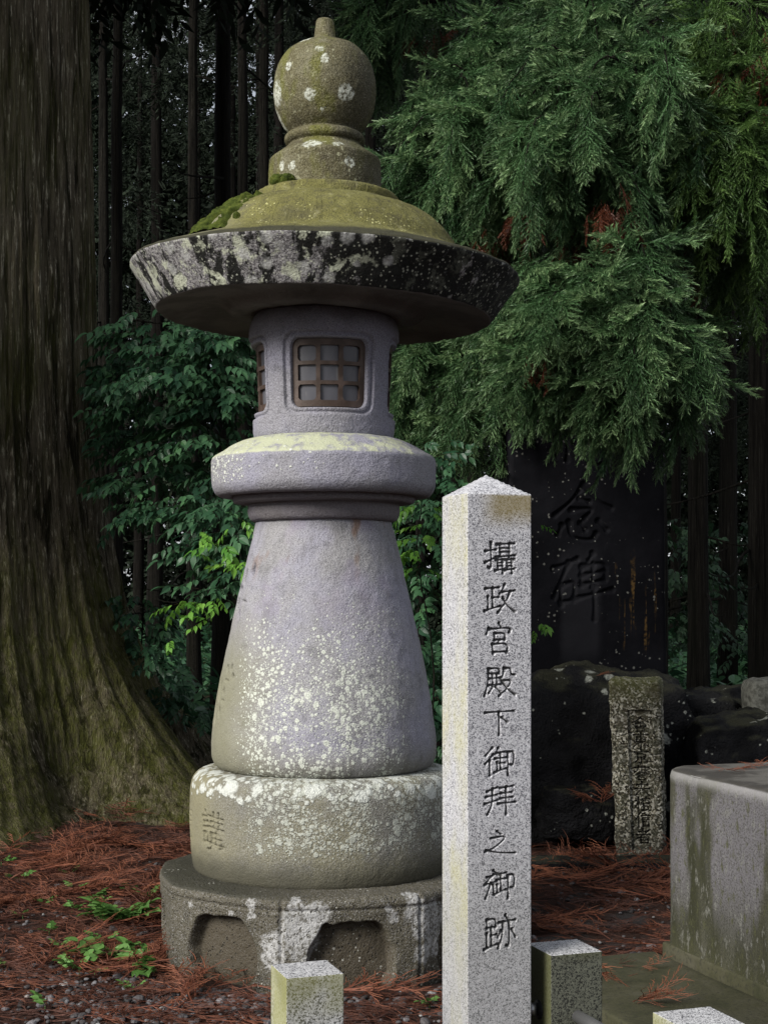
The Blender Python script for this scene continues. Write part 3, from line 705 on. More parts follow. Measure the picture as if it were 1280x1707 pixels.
post_mats = []
def post(name, fx, fy, h, label, hole=None, seed=0, dull=0.0):
    """square post whose near vertical edge stands at (fx, fy)"""
    W = .15; c, s = math.cos(TH), math.sin(TH)
    ctr = np.array([fx, fy]) + W / 2 * np.array([c, s]) + W / 2 * np.array([-s, c])
    V, F, raw = roundbox(W, W, h, .0025, np.linspace(-.07, .07, 12), np.linspace(-.07, .07, 12), np.linspace(.02, h - .02, 20))
    def st(m, col):
        x, y, z = m.sep(); n = m.noise(9, 4, .65, v=m.map((1, 1, .5), (seed, 0, 0))); side = m.attr('side')
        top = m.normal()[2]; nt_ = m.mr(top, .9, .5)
        n3 = m.noise(5, 2, v=m.map(loc=(seed, 2, 0)))
        col = m.mix(m.mul(side, m.mr(n, .3, .6, .35, .75)), col, (.30, .30, .12))
        col = m.mix(m.mul(m.mul(m.mr(n3, .42, .62), m.mr(z, h - .22, h)), m.mul(nt_, .65)), col, (.17, .17, .05))
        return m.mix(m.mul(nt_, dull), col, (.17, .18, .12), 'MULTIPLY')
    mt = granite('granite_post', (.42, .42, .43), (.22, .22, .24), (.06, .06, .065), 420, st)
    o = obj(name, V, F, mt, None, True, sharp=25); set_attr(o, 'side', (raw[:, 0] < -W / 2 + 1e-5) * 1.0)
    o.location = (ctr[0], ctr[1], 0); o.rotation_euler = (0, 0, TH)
    return tag(o, label, 'stone post', 'short square granite posts round the pillar'), ctr
p1, c1 = post('granite_post', -.2425, 3.72, .537, 'short square granite post in front of the lantern plinth, yellow lichen on its left side', seed=1, dull=.1)
p2, c2 = post('granite_post', .436, 3.92, .545, 'short square granite post with pillar shade painted on its front, right beside the tall pillar', seed=5, dull=.95)  # strong dull: the pillar's shade on this post is painted into its stone
p3, c3 = post('granite_post', .613 + .05, 3.43 - .14, .535, 'short square granite post at the bottom edge, in front of the big concrete block', seed=9, dull=.3)
ms = M('steel'); steel = ms.fin((.32, .32, .33), .38, None, .5); ms.b.inputs['Metallic'].default_value = .85
def rail(a, b, label):
    V, F = tube(np.linspace(a, b, 6), .017, 14); return tag(obj('steel_rail', V, F, steel), label, 'rail', 'steel rails between the granite posts')
d23 = (c3 - c2) / np.linalg.norm(c3 - c2)
rail(np.array([*(c2 + d23 * .078), .380]), np.array([*(c3 - d23 * .078), .380]), 'steel pipe rail running forward from the shade-painted granite post to the bottom post')
# dark disc paints the shaded hole where the rail enters the post's left side
cv, sv = math.cos(TH), math.sin(TH)
q = c2 - .075 * np.array([cv, sv]); dirx = np.array([cv, sv])
mdk = M('dark_socket'); dk = mdk.fin((.012, .012, .012), .6)
V, F = tube(np.array([[*(q - dirx * .004), .385], [*(q + dirx * .01), .385]]), .026, 20); obj('socket', V - np.array([c2[0], c2[1], 0]), F, dk, None)
so = bpy.data.objects['socket']; so.parent = p2; so.matrix_parent_inverse = Matrix.Identity(4); so.rotation_euler = (0, 0, -TH); so.location = (0, 0, 0)
qa = pc[:2] + dirx * .0915 + np.array([-sv, cv]) * .02
rail(np.array([*qa, .385]), np.array([*(q - dirx * .006), .385]), 'short steel pipe rail between the tall pillar and the shade-painted post')

# ------------------------------------------------------------------ big concrete block on the right, kerb slab
m = M('weathered_concrete'); x, y, z = m.sep()
n = m.noise(7, 5, .65, v=m.map((1, 1, .16))); n2 = m.noise(3.2, 3, .6, v=m.map((1, 1, .25), (2, 7, 0))); n3 = m.noise(120, 3, .75); n4 = m.noise(28, 4, .7, v=m.map((1, 1, .45)))
col = m.mix(m.mr(n, .36, .62), (.020, .021, .008), (.052, .051, .036)); col = m.mix(m.mul(m.mr(n2, .50, .58), m.mr(z, .1, .45)), col, (.105, .10, .108))
col = m.mix(m.mul(m.mr(n4, .54, .66), .75), col, (.145, .145, .13)); col = m.mix(m.mul(m.mr(n4, .46, .34), .85), col, (.05, .052, .022))
low = m.mr(m.add(z, m.mul(n, .3)), .34, .08); col = m.mix(m.mul(low, .65), col, (.055, .055, .025))
col = m.mix(m.mr(n3, .38, .52, .7, 0), col, (.02, .02, .014))
tp = m.mr(m.normal()[2], .5, .9); n5 = m.noise(5, 4, .6); col = m.mix(tp, col, m.mix(m.mr(n5, .4, .6), (.035, .032, .028), (.085, .08, .072)))
edge = m.mul(m.mr(z, .72, .765), m.math('SUBTRACT', 1.0, tp)); col = m.mix(m.mul(edge, .6), col, (.24, .235, .235))
conc = m.fin(col, .85, m.bump(m.add(n3, n4), .006, .6), .3)
BW, BD, BH = 1.5, 1.25, .78
V, F, raw = roundbox(BW, BD, BH, .03, np.linspace(-.7, .7, 60), np.linspace(-.58, .58, 60), np.linspace(.04, .74, 40))
# round the vertical corners in plan
def plan_round(V, hx, hy, R):
    q = V[:, :2].copy(); inn = np.clip(q, [-(hx - R), -(hy - R)], [hx - R, hy - R]); d = q - inn
    L = np.maximum(np.abs(d).max(1), 1e-9); l2 = np.linalg.norm(d, axis=1) + 1e-9
    k = (np.abs(d).min(1) > 0); sc = np.where(k, L / l2, 1.0); V[:, :2] = inn + d * sc[:, None]; return V
V = plan_round(V, BW / 2, BD / 2, .16)
V = V + (fbm(V, 6, 3, 81) * .006)[:, None] * np.sign(V - [0, 0, BH / 2]) * (np.abs(raw - [0, 0, BH / 2]) > np.array([BW / 2, BD / 2, BH / 2]) - .002)
blk = obj('concrete_block', V, F, conc, None, True, sharp=40)
bl = np.array([1.135, 6.10]); ctr = bl + BW / 2 * np.array([cv, sv]) + BD / 2 * np.array([sv, -cv]) + np.array([-.02, .05])
blk.location = (ctr[0], ctr[1], .0); blk.rotation_euler = (0, 0, TH)
tag(blk, 'big weathered concrete block with rounded corners and green and white streaks', 'concrete block')

m = M('mossy_slab'); n = m.noise(5, 4, .65); n2 = m.noise(60, 3, .7)
col = m.ramp(n, [(.3, (.020, .022, .008)), (.5, (.038, .037, .018)), (.7, (.055, .052, .034))]); col = m.mix(m.mr(n2, .35, .5, .6, 0), col, (.015, .015, .010))
slab_m = m.fin(col, .8, m.bump(n2, .004, .6), .35)
def slab(name, x0, x1, y0, y1, h, label=None):
    V, F, _ = roundbox(x1 - x0, y1 - y0, h, .012, np.linspace(x0, x1, 20) - (x0 + x1) / 2, np.linspace(y0, y1, 20) - (y0 + y1) / 2)
    V = V + (fbm(V, 5, 3, 14) * .004)[:, None]
    o = obj(name, V, F, slab_m, None, True); lx, ly = (x0 + x1) / 2, (y0 + y1) / 2
    # slab axes: origin at the block's back left corner
    wpos = bl + lx * np.array([cv, sv]) + ly * np.array([-sv, cv]); o.location = (wpos[0], wpos[1], -.06); o.rotation_euler = (0, 0, TH)
    return tag(o, kind='structure')
slab('kerb_slab', -.62, -.012, -1.6, .05, .085)
slab('kerb_edge', -.012 + .004, .30, -1.45, .0, .135)

# ------------------------------------------------------------------ rough marker stone with carved panel
m = M('rough_granite'); x, y, z = m.sep()
d, c = m.vor(110); a = m.sep(c); d2, c2_ = m.vor(48, m.map(loc=(2, 2, 2))); b = m.sep(c2_)
col = m.ramp(a[0], [(0, (.02, .018, .013)), (.3, (.05, .045, .03)), (.5, (.15, .135, .09)), (.7, (.38, .36, .29)), (1, (.55, .53, .46))])
col = m.mix(m.mr(b[0], .62, .7, 0, .7), col, (.05, .05, .03)); n = m.noise(6, 4, .65)
gr = m.mul(m.mr(m.add(z, m.mul(n, .3)), 1.0, 1.2), .65); col = m.mix(gr, col, (.10, .105, .03))
col = m.mix(m.mul(m.mr(n, .52, .68), .6), col, (.05, .04, .028)); col = m.mix(m.mr(m.add(z, m.mul(n, .4)), .55, .15, 0, .8), col, (.025, .025, .02))
col = m.mix(m.mul(m.attr('groove'), .85), col, (.014, .012, .009))
rough_m = m.fin(col, .9, m.bump(m.add(m.noise(90, 4, .75), a[0]), .012, .9), .25)
SW, SD, SH = .285, .22, 1.03
V, F, raw = roundbox(SW, SD, SH, .022, np.arange(-.135, .136, .0024), np.linspace(-.09, .09, 30), np.concatenate([np.arange(.03, 1.0, .0024)]))
ft = raw[:, 1] < -SD / 2 + 1e-5
pu, pz = raw[:, 0], raw[:, 2]
panel = sstep(.0, .006, np.minimum(np.minimum(pu + .045, .095 - pu), np.minimum(.86 - pz, pz - .08))) * ft
tx = ['hui', 'dong', 'jing', 'yo', 'fu', 'dan', 'xin', 'zhe']; dep = np.zeros(len(V))
zc = [.775, .690, .598, .507, .420, .333, .245, .155]
for ch, z0 in zip(tx, zc):
    dep = np.maximum(dep, carve((pu + .018) / .086 * 100, (z0 + .04 - pz) / .08 * 100, G[ch], 6.5) * ft)
nn = fbm(V, 14, 4, 31) * .012 + fbm(V, 60, 2, 32) * .004
c0 = V - np.array([0, 0, SH / 2]); nrm = c0 / np.array([SW / 2, SD / 2, SH / 2]); nrm = np.sign(nrm) * np.abs(nrm) ** 6; nrm /= np.linalg.norm(nrm, axis=1, keepdims=True) + 1e-9
V = V + nrm * nn[:, None] * (1 - .6 * panel)[:, None]; V[:, 1] += panel * .018 + dep * .016
V[:, 0] *= 1 - .06 * (1 - V[:, 2] / SH); V[:, 0] += .03 * (1 - V[:, 2] / SH)
mk = obj('marker_stone', V, F, rough_m, None, True); set_attr(mk, 'groove', sstep(.3, .8, dep))
pm = P(1066, 1437, 8.3); mk.location = (pm[0], pm[1] + .12, -.02); mk.rotation_euler = (0, 0, R_(-14))
tag(mk, 'rough speckled marker stone with a narrow carved panel, standing before the dark boulders', 'marker stone')

# ------------------------------------------------------------------ dark monument on its boulders
m = M('dark_slate'); x, y, z = m.sep(); n = m.noise(3, 4, .6)
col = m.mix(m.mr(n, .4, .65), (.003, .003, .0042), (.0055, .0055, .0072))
pale = m.mul(m.mr(m.math('ABSOLUTE', m.add(x, m.mul(n, .1))), .15, .09), m.mr(z, .03, .2)); pale = m.mul(pale, m.mr(z, .85, .7)); col = m.mix(m.mul(pale, .8), col, (.013, .013, .0155))
st = m.mul(m.mr(m.noise(22, 3, .6, v=m.map((1, 1, .07))), .56, .64), m.mul(m.mr(x, .12, .17), m.mr(x, .48, .40))); st = m.mul(st, m.mul(m.mr(z, .10, .25), m.mr(m.add(z, m.mul(n, .3)), .98, .75)))
col = m.mix(m.mul(st, m.mr(m.noise(40, 3), .38, .62)), col, (.075, .045, .016))
lk, _ = m.lichen(30, .33, m.mr(m.noise(4, 2), .42, .6, .1, 1)); col = m.mix(m.mul(lk, .55), col, (.20, .20, .18))
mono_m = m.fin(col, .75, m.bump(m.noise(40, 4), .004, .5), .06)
MW, MD, MH = 1.02, .20, 2.15
V, F, raw = roundbox(MW, MD, MH, .03, np.arange(-.5, .53, .006), np.linspace(-.08, .08, 8), np.arange(.05, 2.1, .006))
ft = raw[:, 1] < -MD / 2 + 1e-5; dep = np.zeros(len(V))
for ch, zt, hgt in [('bei', .76, .40), ('nian', 1.19, .37), ('ki', 1.64, .38)]:
    dep = np.maximum(dep, carve((raw[:, 0] + .22) / .38 * 100, (zt - raw[:, 2]) / hgt * 100, G[ch], 5.5) * ft)
V[:, 1] += dep * .016; V[:, 0] *= 1 - .05 * V[:, 2] / MH
V = V + (fbm(V, 4, 3, 77) * .01)[:, None]
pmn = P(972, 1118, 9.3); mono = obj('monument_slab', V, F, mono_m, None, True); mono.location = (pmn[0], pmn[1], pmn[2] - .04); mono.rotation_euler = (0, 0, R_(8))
tag(mono, 'tall dark monument slab with large carved characters under the cedar branches', 'monument')

m = M('dark_boulder'); n = m.noise(4, 5, .65); col = m.mix(m.mr(n, .35, .65), (.003, .003, .0036), (.011, .011, .0125))
tp = m.mul(m.mr(m.normal()[2], .35, .8), m.mr(m.noise(6, 4), .4, .6)); col = m.mix(m.mul(tp, .6), col, (.045, .045, .028))
l1, _ = m.lichen(7, .36, m.mr(m.noise(2.2, 2, v=m.map(loc=(1, 5, 2))), .50, .58, 0, 1), 1, .5); l2, _ = m.lichen(26, .40, m.mr(m.noise(3, 2), .5, .6, 0, .9), 4)
col = m.mix(m.mul(m.mx(l1, l2), m.mr(m.noise(50, 3), .3, .55, .3, .9)), col, (.33, .34, .30))
bould = m.fin(col, .8, m.bump(m.add(m.noise(18, 5, .65), m.noise(70, 3)), .03, .8), .12)
def boulder(px, py, d, sx, sy, sz, seed, label, mat=bould, amp=.22, n=80):
    c = P(px, py, d); V, F = blob(1.0, seed, (1, 1, 1), amp, n, 1.6)
    q = np.abs(V).max(1, keepdims=True); V = V * (.55 + .45 / np.maximum(q, .5)); V = V * [sx, sy, sz]
    V = V + ((1 - 2 * np.abs(fbm(V, 2.6, 4, seed + 5))) * .05 + fbm(V, 9, 4, seed + 9) * .03 - .03)[:, None] * V / np.linalg.norm(V, axis=1, keepdims=True)
    o = obj('boulder', V, F, mat, None, True); o.location = tuple(c); o['kindless'] = 0; del o['kindless']
    return tag(o, label, 'boulder', 'boulders under the monument')
boulder(985, 1265, 9.2, .62, .55, .58, 3, 'largest dark boulder right under the monument slab, splashed with white lichen')
boulder(1155, 1262, 9.5, .50, .5, .45, 8, 'dark boulder behind the marker stone, with white lichen flakes on its face')
boulder(1240, 1300, 8.7, .36, .34, .40, 5, 'black boulder at the right edge behind the concrete block')
boulder(972, 1352, 8.75, .27, .2, .17, 12, 'small mossy dark rock at the foot of the largest boulder')
boulder(905, 1340, 9.0, .25, .25, .24, 15, 'dark rock half hidden behind the tall granite pillar')
m = M('grey_stone'); n = m.noise(30, 4, .7); gs = m.fin(m.mix(m.mr(n, .35, .65), (.06, .06, .05), (.15, .15, .13)), .9, m.bump(n, .01, .8), .2)
V, F, raw = roundbox(.34, .3, 1.2, .06, np.linspace(-.15, .15, 16), np.linspace(-.13, .13, 16), np.linspace(.05, 1.1, 30)); V = V + (fbm(V, 9, 3, 44) * .02)[:, None]
pq = P(1288, 1131, 9.0); o = obj('stone_stump', V, F, gs, None, True); o.location = (pq[0], pq[1], pq[2] - 1.2); tag(o, 'pale rough stone post at the far right edge behind the boulders', 'stone post')
V, F, _ = roundbox(2.6, .25, .10, .015, np.linspace(-1.2, 1.2, 60), np.linspace(-.1, .1, 8)); V = V + (fbm(V, 6, 3, 23) * .008)[:, None]
pk = P(985, 1442, 8.15); o = obj('kerb_stone', V, F, bould, None, True); o.location = (pk[0] + .1, 8.12, -.05); o.rotation_euler = (0, 0, R_(2)); tag(o, 'low dark kerb stone lying along the ground before the boulders', 'kerb')

# ------------------------------------------------------------------ plants: pieces
def tri_bag():
    return [], [], []
def cedar_spray(seed, n=9, k=7, flat=.20):
    """drooping feathery shoot along +x, length 1"""
    r = np.random.default_rng(seed); V, F, A = [], [], []
    def tri(a, b, c, ta, tc):
        i = len(V); V.extend([a, b, c]); F.append((i, i + 1, i + 2)); A.extend([ta, ta, tc])
    ax = lambda s: np.array([s * (1 - .05 * s), .05 * math.sin(s * 3 + seed), -.16 * s * s])
    def rope(p0, d, L, s0, w):
        d = d / np.linalg.norm(d); up = r.normal(size=3); up -= up @ d * d; up /= np.linalg.norm(up); sd = np.cross(d, up)
        tri(p0 - sd * w * .35, p0 + sd * w * .35, p0 + d * L, s0 * .5, s0)
        for j in range(k):
            q = p0 + d * L * (.08 + .86 * j / k); a0 = r.random() * 6.28
            for h in range(2):
                a = a0 + h * math.pi; o = up * math.cos(a) + sd * math.sin(a)
                tip = q + d * w * 2.6 + o * w * 1.5; b = np.cross(d, o) * w * .46
                tri(q - b, q + b, tip, s0, min(1, s0 + .25))
    for i in range(n):
        s = .10 + .86 * i / n; p = ax(s)
        for sg in (-1, 1):
            L = (.36 * (1 - .60 * s) + .06) * r.uniform(.7, 1.25)
            d = np.array([.80, sg * .62, r.normal() * flat - .12]); rope(p + [r.uniform(-.03, .03), 0, 0], d, L, s * .7 + .2, .024)
    for i in range(5): rope(ax(i / 5), ax((i + 1) / 5) - ax(i / 5), .22, i / 6, .024)
    return np.array(V), np.array(F), np.array(A)
SPRAYS = [cedar_spray(i) for i in range(6)]
COARSE = [cedar_spray(40 + i, 7, 1, .4) for i in range(4)]
def coarse_wide(seed, bw=.040):
    """ragged far-off needle spray, few faces"""
    r = np.random.default_rng(seed); V, F, A = [], [], []
    for i in range(11):
        s = .05 + .9 * i / 11; sg = (-1) ** i; p = np.array([s, 0, -.12 * s * s]); L = .42 * (1 - .6 * s) * r.uniform(.6, 1.3)
        d = np.array([.75, sg * .65, r.normal() * .3 - .15]); d /= np.linalg.norm(d); w = np.cross(d, r.normal(size=3)); w = w / np.linalg.norm(w) * bw
        b = len(V); V.extend([p, p + d * L * .45 + w, p + d * L, p + d * L * .45 - w]); F.extend([(b, b + 1, b + 2), (b, b + 2, b + 3)]); A.extend([s, s, s, s])
    return np.array(V), np.array(F), np.array(A)
WIDE = [coarse_wide(i) for i in range(6)]
BROAD = [coarse_wide(20 + i, .105) for i in range(6)]

def one_leaf(p, d, up, L, W, V, F, A, a):
    d = d / np.linalg.norm(d); s = np.cross(up, d); s /= np.linalg.norm(s) + 1e-9; u = np.cross(d, s); b = len(V)
    prof = [(0, 0), (.16, .30), (.36, .48), (.58, .42), (.80, .20)]
    mids = [p + d * L * t - u * L * .30 * t * t for t in (0, .16, .36, .58, .80, 1.0)]
    V.append(mids[0]); A.append(a)
    for t, (q, h) in enumerate(prof[1:], 1):
        m = mids[t]; V.extend([m - s * W * h * 1.0 + u * W * .10, m, m + s * W * h + u * W * .10]); A.extend([a] * 3)
    V.append(mids[5]); A.append(a)
    F.extend([(b, b + 1, b + 2), (b, b + 2, b + 3)])
    for t in range(3):
        c = b + 1 + 3 * t; n = c + 3
        F.extend([(c, n, n + 1), (c, n + 1, c + 1), (c + 1, n + 1, n + 2), (c + 1, n + 2, c + 2)])
    c = b + 10; F.extend([(c, b + 13, c + 1), (c + 1, b + 13, c + 2)])
def leaf_twig(seed, n=7, L=.34, W=.098, droop=.5, flat=1.0):
    r = np.random.default_rng(seed); V, F, A = [], [], []
    ax = lambda s: np.array([s, .04 * math.sin(4 * s + seed), -.18 * s * s])
    for i in range(n):
        s = .25 + .75 * i / (n - 1); sg = (-1) ** i; last = i == n - 1
        d = np.array([.75 if not last else 1.0, 0 if last else sg * .8, -droop * r.uniform(.4, 1.3)])
        up = np.array([r.normal() * .25, r.normal() * .25, flat]); one_leaf(ax(s), d, up, L * r.uniform(.75, 1.15), W * 2 * r.uniform(.8, 1.1), V, F, A, r.random())
    for i in range(4):                                           # the stem
        a, b2 = ax(i / 4), ax((i + 1) / 4); k = len(V); V.extend([a + [0, .010, 0], a - [0, .010, 0], b2, a + [0, 0, .012]]); A.extend([-1.0] * 4); F.extend([(k, k + 1, k + 2), (k, k + 2, k + 3)])
    return np.array(V), np.array(F), np.array(A)
TWIGS = [leaf_twig(i) for i in range(6)]

def leaf_mat(name, dark, light, tipc, transl=.25, rough=.5, stem=None):
    m = M(name); t = m.attr('tint'); tip = m.attr('tip')
    col = m.mix(t, dark, light); col = m.mix(m.mul(m.mr(tip, .55, 1.1, 0, .8), t), col, tipc)
    n = m.noise(2.0, 2); col = m.mix(m.mul(m.mr(n, .4, .6), .35), col, tuple(c * .55 for c in dark))
    if stem: col = m.mix(m.mr(tip, -.2, -.6, 0, 1), col, stem)
    return m.fin(col, rough, None, .3, transl)
cedar_m = leaf_mat('cedar_needles', (.020, .054, .020), (.086, .176, .068), (.38, .53, .25))
cedar_y = leaf_mat('cedar_needles_yellowish', (.032, .072, .018), (.082, .155, .038), (.22, .34, .10))
dead_m = leaf_mat('dead_needles', (.07, .020, .010), (.12, .035, .016), (.14, .05, .02), .1)
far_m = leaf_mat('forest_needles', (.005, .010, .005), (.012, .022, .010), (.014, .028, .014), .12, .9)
leafy_m = leaf_mat('broad_leaves', (.018, .058, .029), (.056, .132, .062), (.085, .20, .075), .3, .42, (.04, .03, .02))
far_leaf_m = leaf_mat('shade_leaves', (.012, .034, .016), (.026, .062, .028), (.03, .08, .03), .25, .6, (.03, .025, .02))
young_m = leaf_mat('young_leaves', (.07, .20, .030), (.15, .33, .05), (.20, .38, .06), .4, .42, (.06, .05, .02))
weed_m = leaf_mat('weed_leaves', (.07, .16, .035), (.12, .24, .06), (.14, .28, .08), .3, .5, (.08, .06, .03))
rust_m = leaf_mat('fallen_cedar', (.040, .015, .010), (.145, .043, .022), (.22, .080, .038), .05, .7)

# bark
def bark_mat(name, dark, mid, light, moss, mossy, sc=1.0):
    m = M(name); x, y, z = m.sep()
    v = m.map((17 * sc, 17 * sc, .9)); v2 = m.map((64 * sc, 64 * sc, 3.6)); v3 = m.map((40 * sc, 40 * sc, 7), (3, 1, 0))
    a = m.noise(1, 5, .65, v=v, dist=.4); b = m.noise(1, 4, .7, v=v2); c = m.noise(1, 4, .75, v=v3)
    col = m.mix(m.mr(a, .38, .60), dark, mid); col = m.mix(m.mul(m.mr(b, .52, .62), m.mr(c, .46, .58)), col, light)
    col = m.mix(m.mul(m.mr(a, .47, .38), .9), col, tuple(k * .25 for k in dark)); col = m.mix(m.mul(m.mr(b, .46, .36), .7), col, tuple(k * .4 for k in dark))
    n = m.noise(1.6, 4, .6, v=m.map((1, 1, .45))); k = m.mul(m.mr(n, .40, .60, .15, 1), m.mr(c, .35, .6, .3, 1)); k = m.mul(k, m.mr(z, 4.5, .6, .45, 1))
    col = m.mix(m.mul(k, mossy), col, moss)
    return m.fin(col, .92, m.bump(m.add(a, m.mul(b, .9)), .05, 1.0), .1)
big_bark = bark_mat('big_cedar_bark', (.042, .034, .023), (.140, .117, .084), (.44, .40, .31), (.085, .090, .021), .85)
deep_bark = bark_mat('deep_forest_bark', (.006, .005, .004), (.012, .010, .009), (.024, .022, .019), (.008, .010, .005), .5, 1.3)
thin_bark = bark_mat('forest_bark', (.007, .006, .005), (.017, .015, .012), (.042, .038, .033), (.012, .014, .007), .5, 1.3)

# ------------------------------------------------------------------ the great cedar on the left
bt = np.array([-2.9, 10.5]); big = tag(empty('cedar_tree', (*bt, 0)), 'huge old cedar with thick furrowed mossy trunk and flaring roots at the left edge', 'tree')
nth, zs = 700, np.concatenate([np.linspace(-.3, 1.6, 150), np.linspace(1.62, 7, 220), np.linspace(7.2, 15, 30)])
ph = np.linspace(-math.pi, math.pi, nth, endpoint=False); A_, Z_ = np.meshgrid(ph, zs)      # angle from +x, towards +y
rad = np.interp(Z_, [-.3, .0, .18, .39, .81, 1.23, 1.86, 2.7, 5.6, 15], [1.95, 1.76, 1.60, 1.43, 1.22, 1.07, .955, .87, .815, .5])
lob = np.zeros_like(A_)
for a0, wd, am in [(-24, 15, .26), (28, 13, .30), (-75, 18, .20), (-115, 16, .22), (-165, 20, .2), (100, 20, .2), (150, 18, .2), (2, 11, -.20), (-50, 12, -.10)]:
    d = (A_ - R_(a0) + math.pi) % (2 * math.pi) - math.pi; lob += am * np.exp(-(d / R_(wd)) ** 2)
rad = rad * (1 + lob * np.exp(-np.maximum(Z_, 0) / .75) + .25 * lob * np.exp(-np.maximum(Z_, 0) / 2.2))
p = np.stack([np.cos(A_) * 6, np.sin(A_) * 6, Z_ * .35], -1)
fl = 1 - np.abs(fbm(p, 2.0, 3, 301)); st = fbm(np.stack([np.cos(A_) * 26, np.sin(A_) * 26, Z_ * 1.1], -1), 1, 3, 305)
rad = rad + (.038 * (fl - .75) + .026 * st) * (1 + .3 * np.exp(-np.maximum(Z_, 0) / .6)) + .10 * np.exp(-np.maximum(Z_, 0) / .6) * fbm(np.stack([np.cos(A_) * 2, np.sin(A_) * 2, Z_ * 2], -1), 2.2, 5, 311)
V = np.stack([np.cos(A_) * rad, np.sin(A_) * rad, Z_], -1).reshape(-1, 3)
obj('trunk', V, grid_faces(nth, len(zs), True), big_bark, big)
def rand_dirs(n, up=0.0):
    d = rng.normal(size=(n, 3)); d[:, 2] += up; return d / np.linalg.norm(d, axis=1, keepdims=True)
def crown_cloud(clumps, per, tem, size, droop=.35):
    """sprays through ellipsoid clumps (x, y, z, rx, ry, rz)"""
    out = []
    for (cx, cy, cz, rx, ry, rz) in clumps:
        d = rand_dirs(per); q = d * (rng.random((per, 1)) ** .45); pos = np.array([cx, cy, cz]) + q * [rx, ry, rz]
        D = d * [1, 1, .5] + rng.normal(size=(per, 3)) * .35; D[:, 2] -= droop
        out.append(stamp(tem, pos, D, rng.uniform(-.6, .6, per), size * rng.uniform(.7, 1.3, per)))
    return out
cl = []
for k in range(46):
    a = rng.uniform(0, 2 * math.pi); zc = rng.uniform(6.6, 14); R = rng.uniform(.8, 4.4) * (1.15 - (zc - 6) / 14)
    cl.append((math.cos(a) * R, math.sin(a) * R, zc + R * .15, 1.1, 1.1, .6))
for k in range(26):                                                # low limbs out of view on its left, added to shade its trunk
    a = R_(rng.uniform(150, 262)); R = rng.uniform(1.6, 4.6); zc = rng.uniform(3.6, 7.5)
    X, Y = math.cos(a) * R, math.sin(a) * R
    if (X + bt[0]) / (Y + bt[1]) > -.30 and zc < .394 * (Y + bt[1]) + 2.2: continue
    cl.append((X, Y, zc, 1.0, 1.0, .55))
plant('crown', crown_cloud(cl, 230, WIDE, .62), far_m, big)

# ------------------------------------------------------------------ the forest: straight dark trunks
def forest_proto(seed, h, r, crown_z, ncl, per, crown_r, nbr=0):
    g = np.random.default_rng(seed); root = empty('forest_tree')
    zs = np.linspace(-.15, h, 26); bend = np.cumsum(g.normal(size=(26, 2)) * .012, 0)
    path = np.stack([bend[:, 0], bend[:, 1], zs], -1); rr = r * (1 - .72 * zs / h) * (1 + .5 * np.exp(-np.maximum(zs, 0) / .35))
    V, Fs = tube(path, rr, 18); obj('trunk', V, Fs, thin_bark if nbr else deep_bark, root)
    for k in range(nbr):
        z0 = g.uniform(1.4, crown_z + 1.5); a = g.uniform(0, 6.283); L = g.uniform(.5, 1.9); s = np.linspace(0, 1, 9)
        o = np.array([math.cos(a), math.sin(a), 0]); b = np.array([np.interp(z0, zs, path[:, 0]), np.interp(z0, zs, path[:, 1]), z0])
        pth = b + o * (s * L)[:, None] + np.array([0, 0, 1.0]) * (-.35 * L * s ** 1.4 + .25 * L * s ** 3)[:, None] + np.stack([.05 * L * np.sin(s * 5 + k), .05 * L * np.cos(s * 4 + k), 0 * s], -1)
        v, f = tube(pth, .013 * (1 - .8 * s) * g.uniform(.7, 1.5), 5); obj('dead_branch', v, f, thin_bark, root)
    c2 = []
    for k in range(ncl):
        zc = crown_z + (h + 1 - crown_z) * (k + .5) / ncl; a = g.uniform(0, 6.283); R = crown_r * g.uniform(.2, 1) * (1.1 - .8 * (zc - crown_z) / (h + 1 - crown_z))
        c2.append((math.cos(a) * R, math.sin(a) * R, zc, .95, .95, .55))
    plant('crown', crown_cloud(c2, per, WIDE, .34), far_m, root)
    return root
def copy_tree(root):
    c = root.copy(); COL.objects.link(c)
    for ch in root.children:
        d = ch.copy(); COL.objects.link(d); d.parent = c
    return c
protos = [forest_proto(1, 15, .20, 9.0, 12, 80, 1.7, 16), forest_proto(2, 16, .18, 8.5, 12, 80, 1.6, 14), forest_proto(3, 15, .20, 6.5, 15, 70, 1.7), forest_proto(4, 17, .19, 4.2, 18, 80, 1.9), forest_proto(5, 15, .19, 8.0, 12, 80, 1.7), forest_proto(6, 17, .19, 11.5, 10, 80, 1.7)]
used = [False] * 6
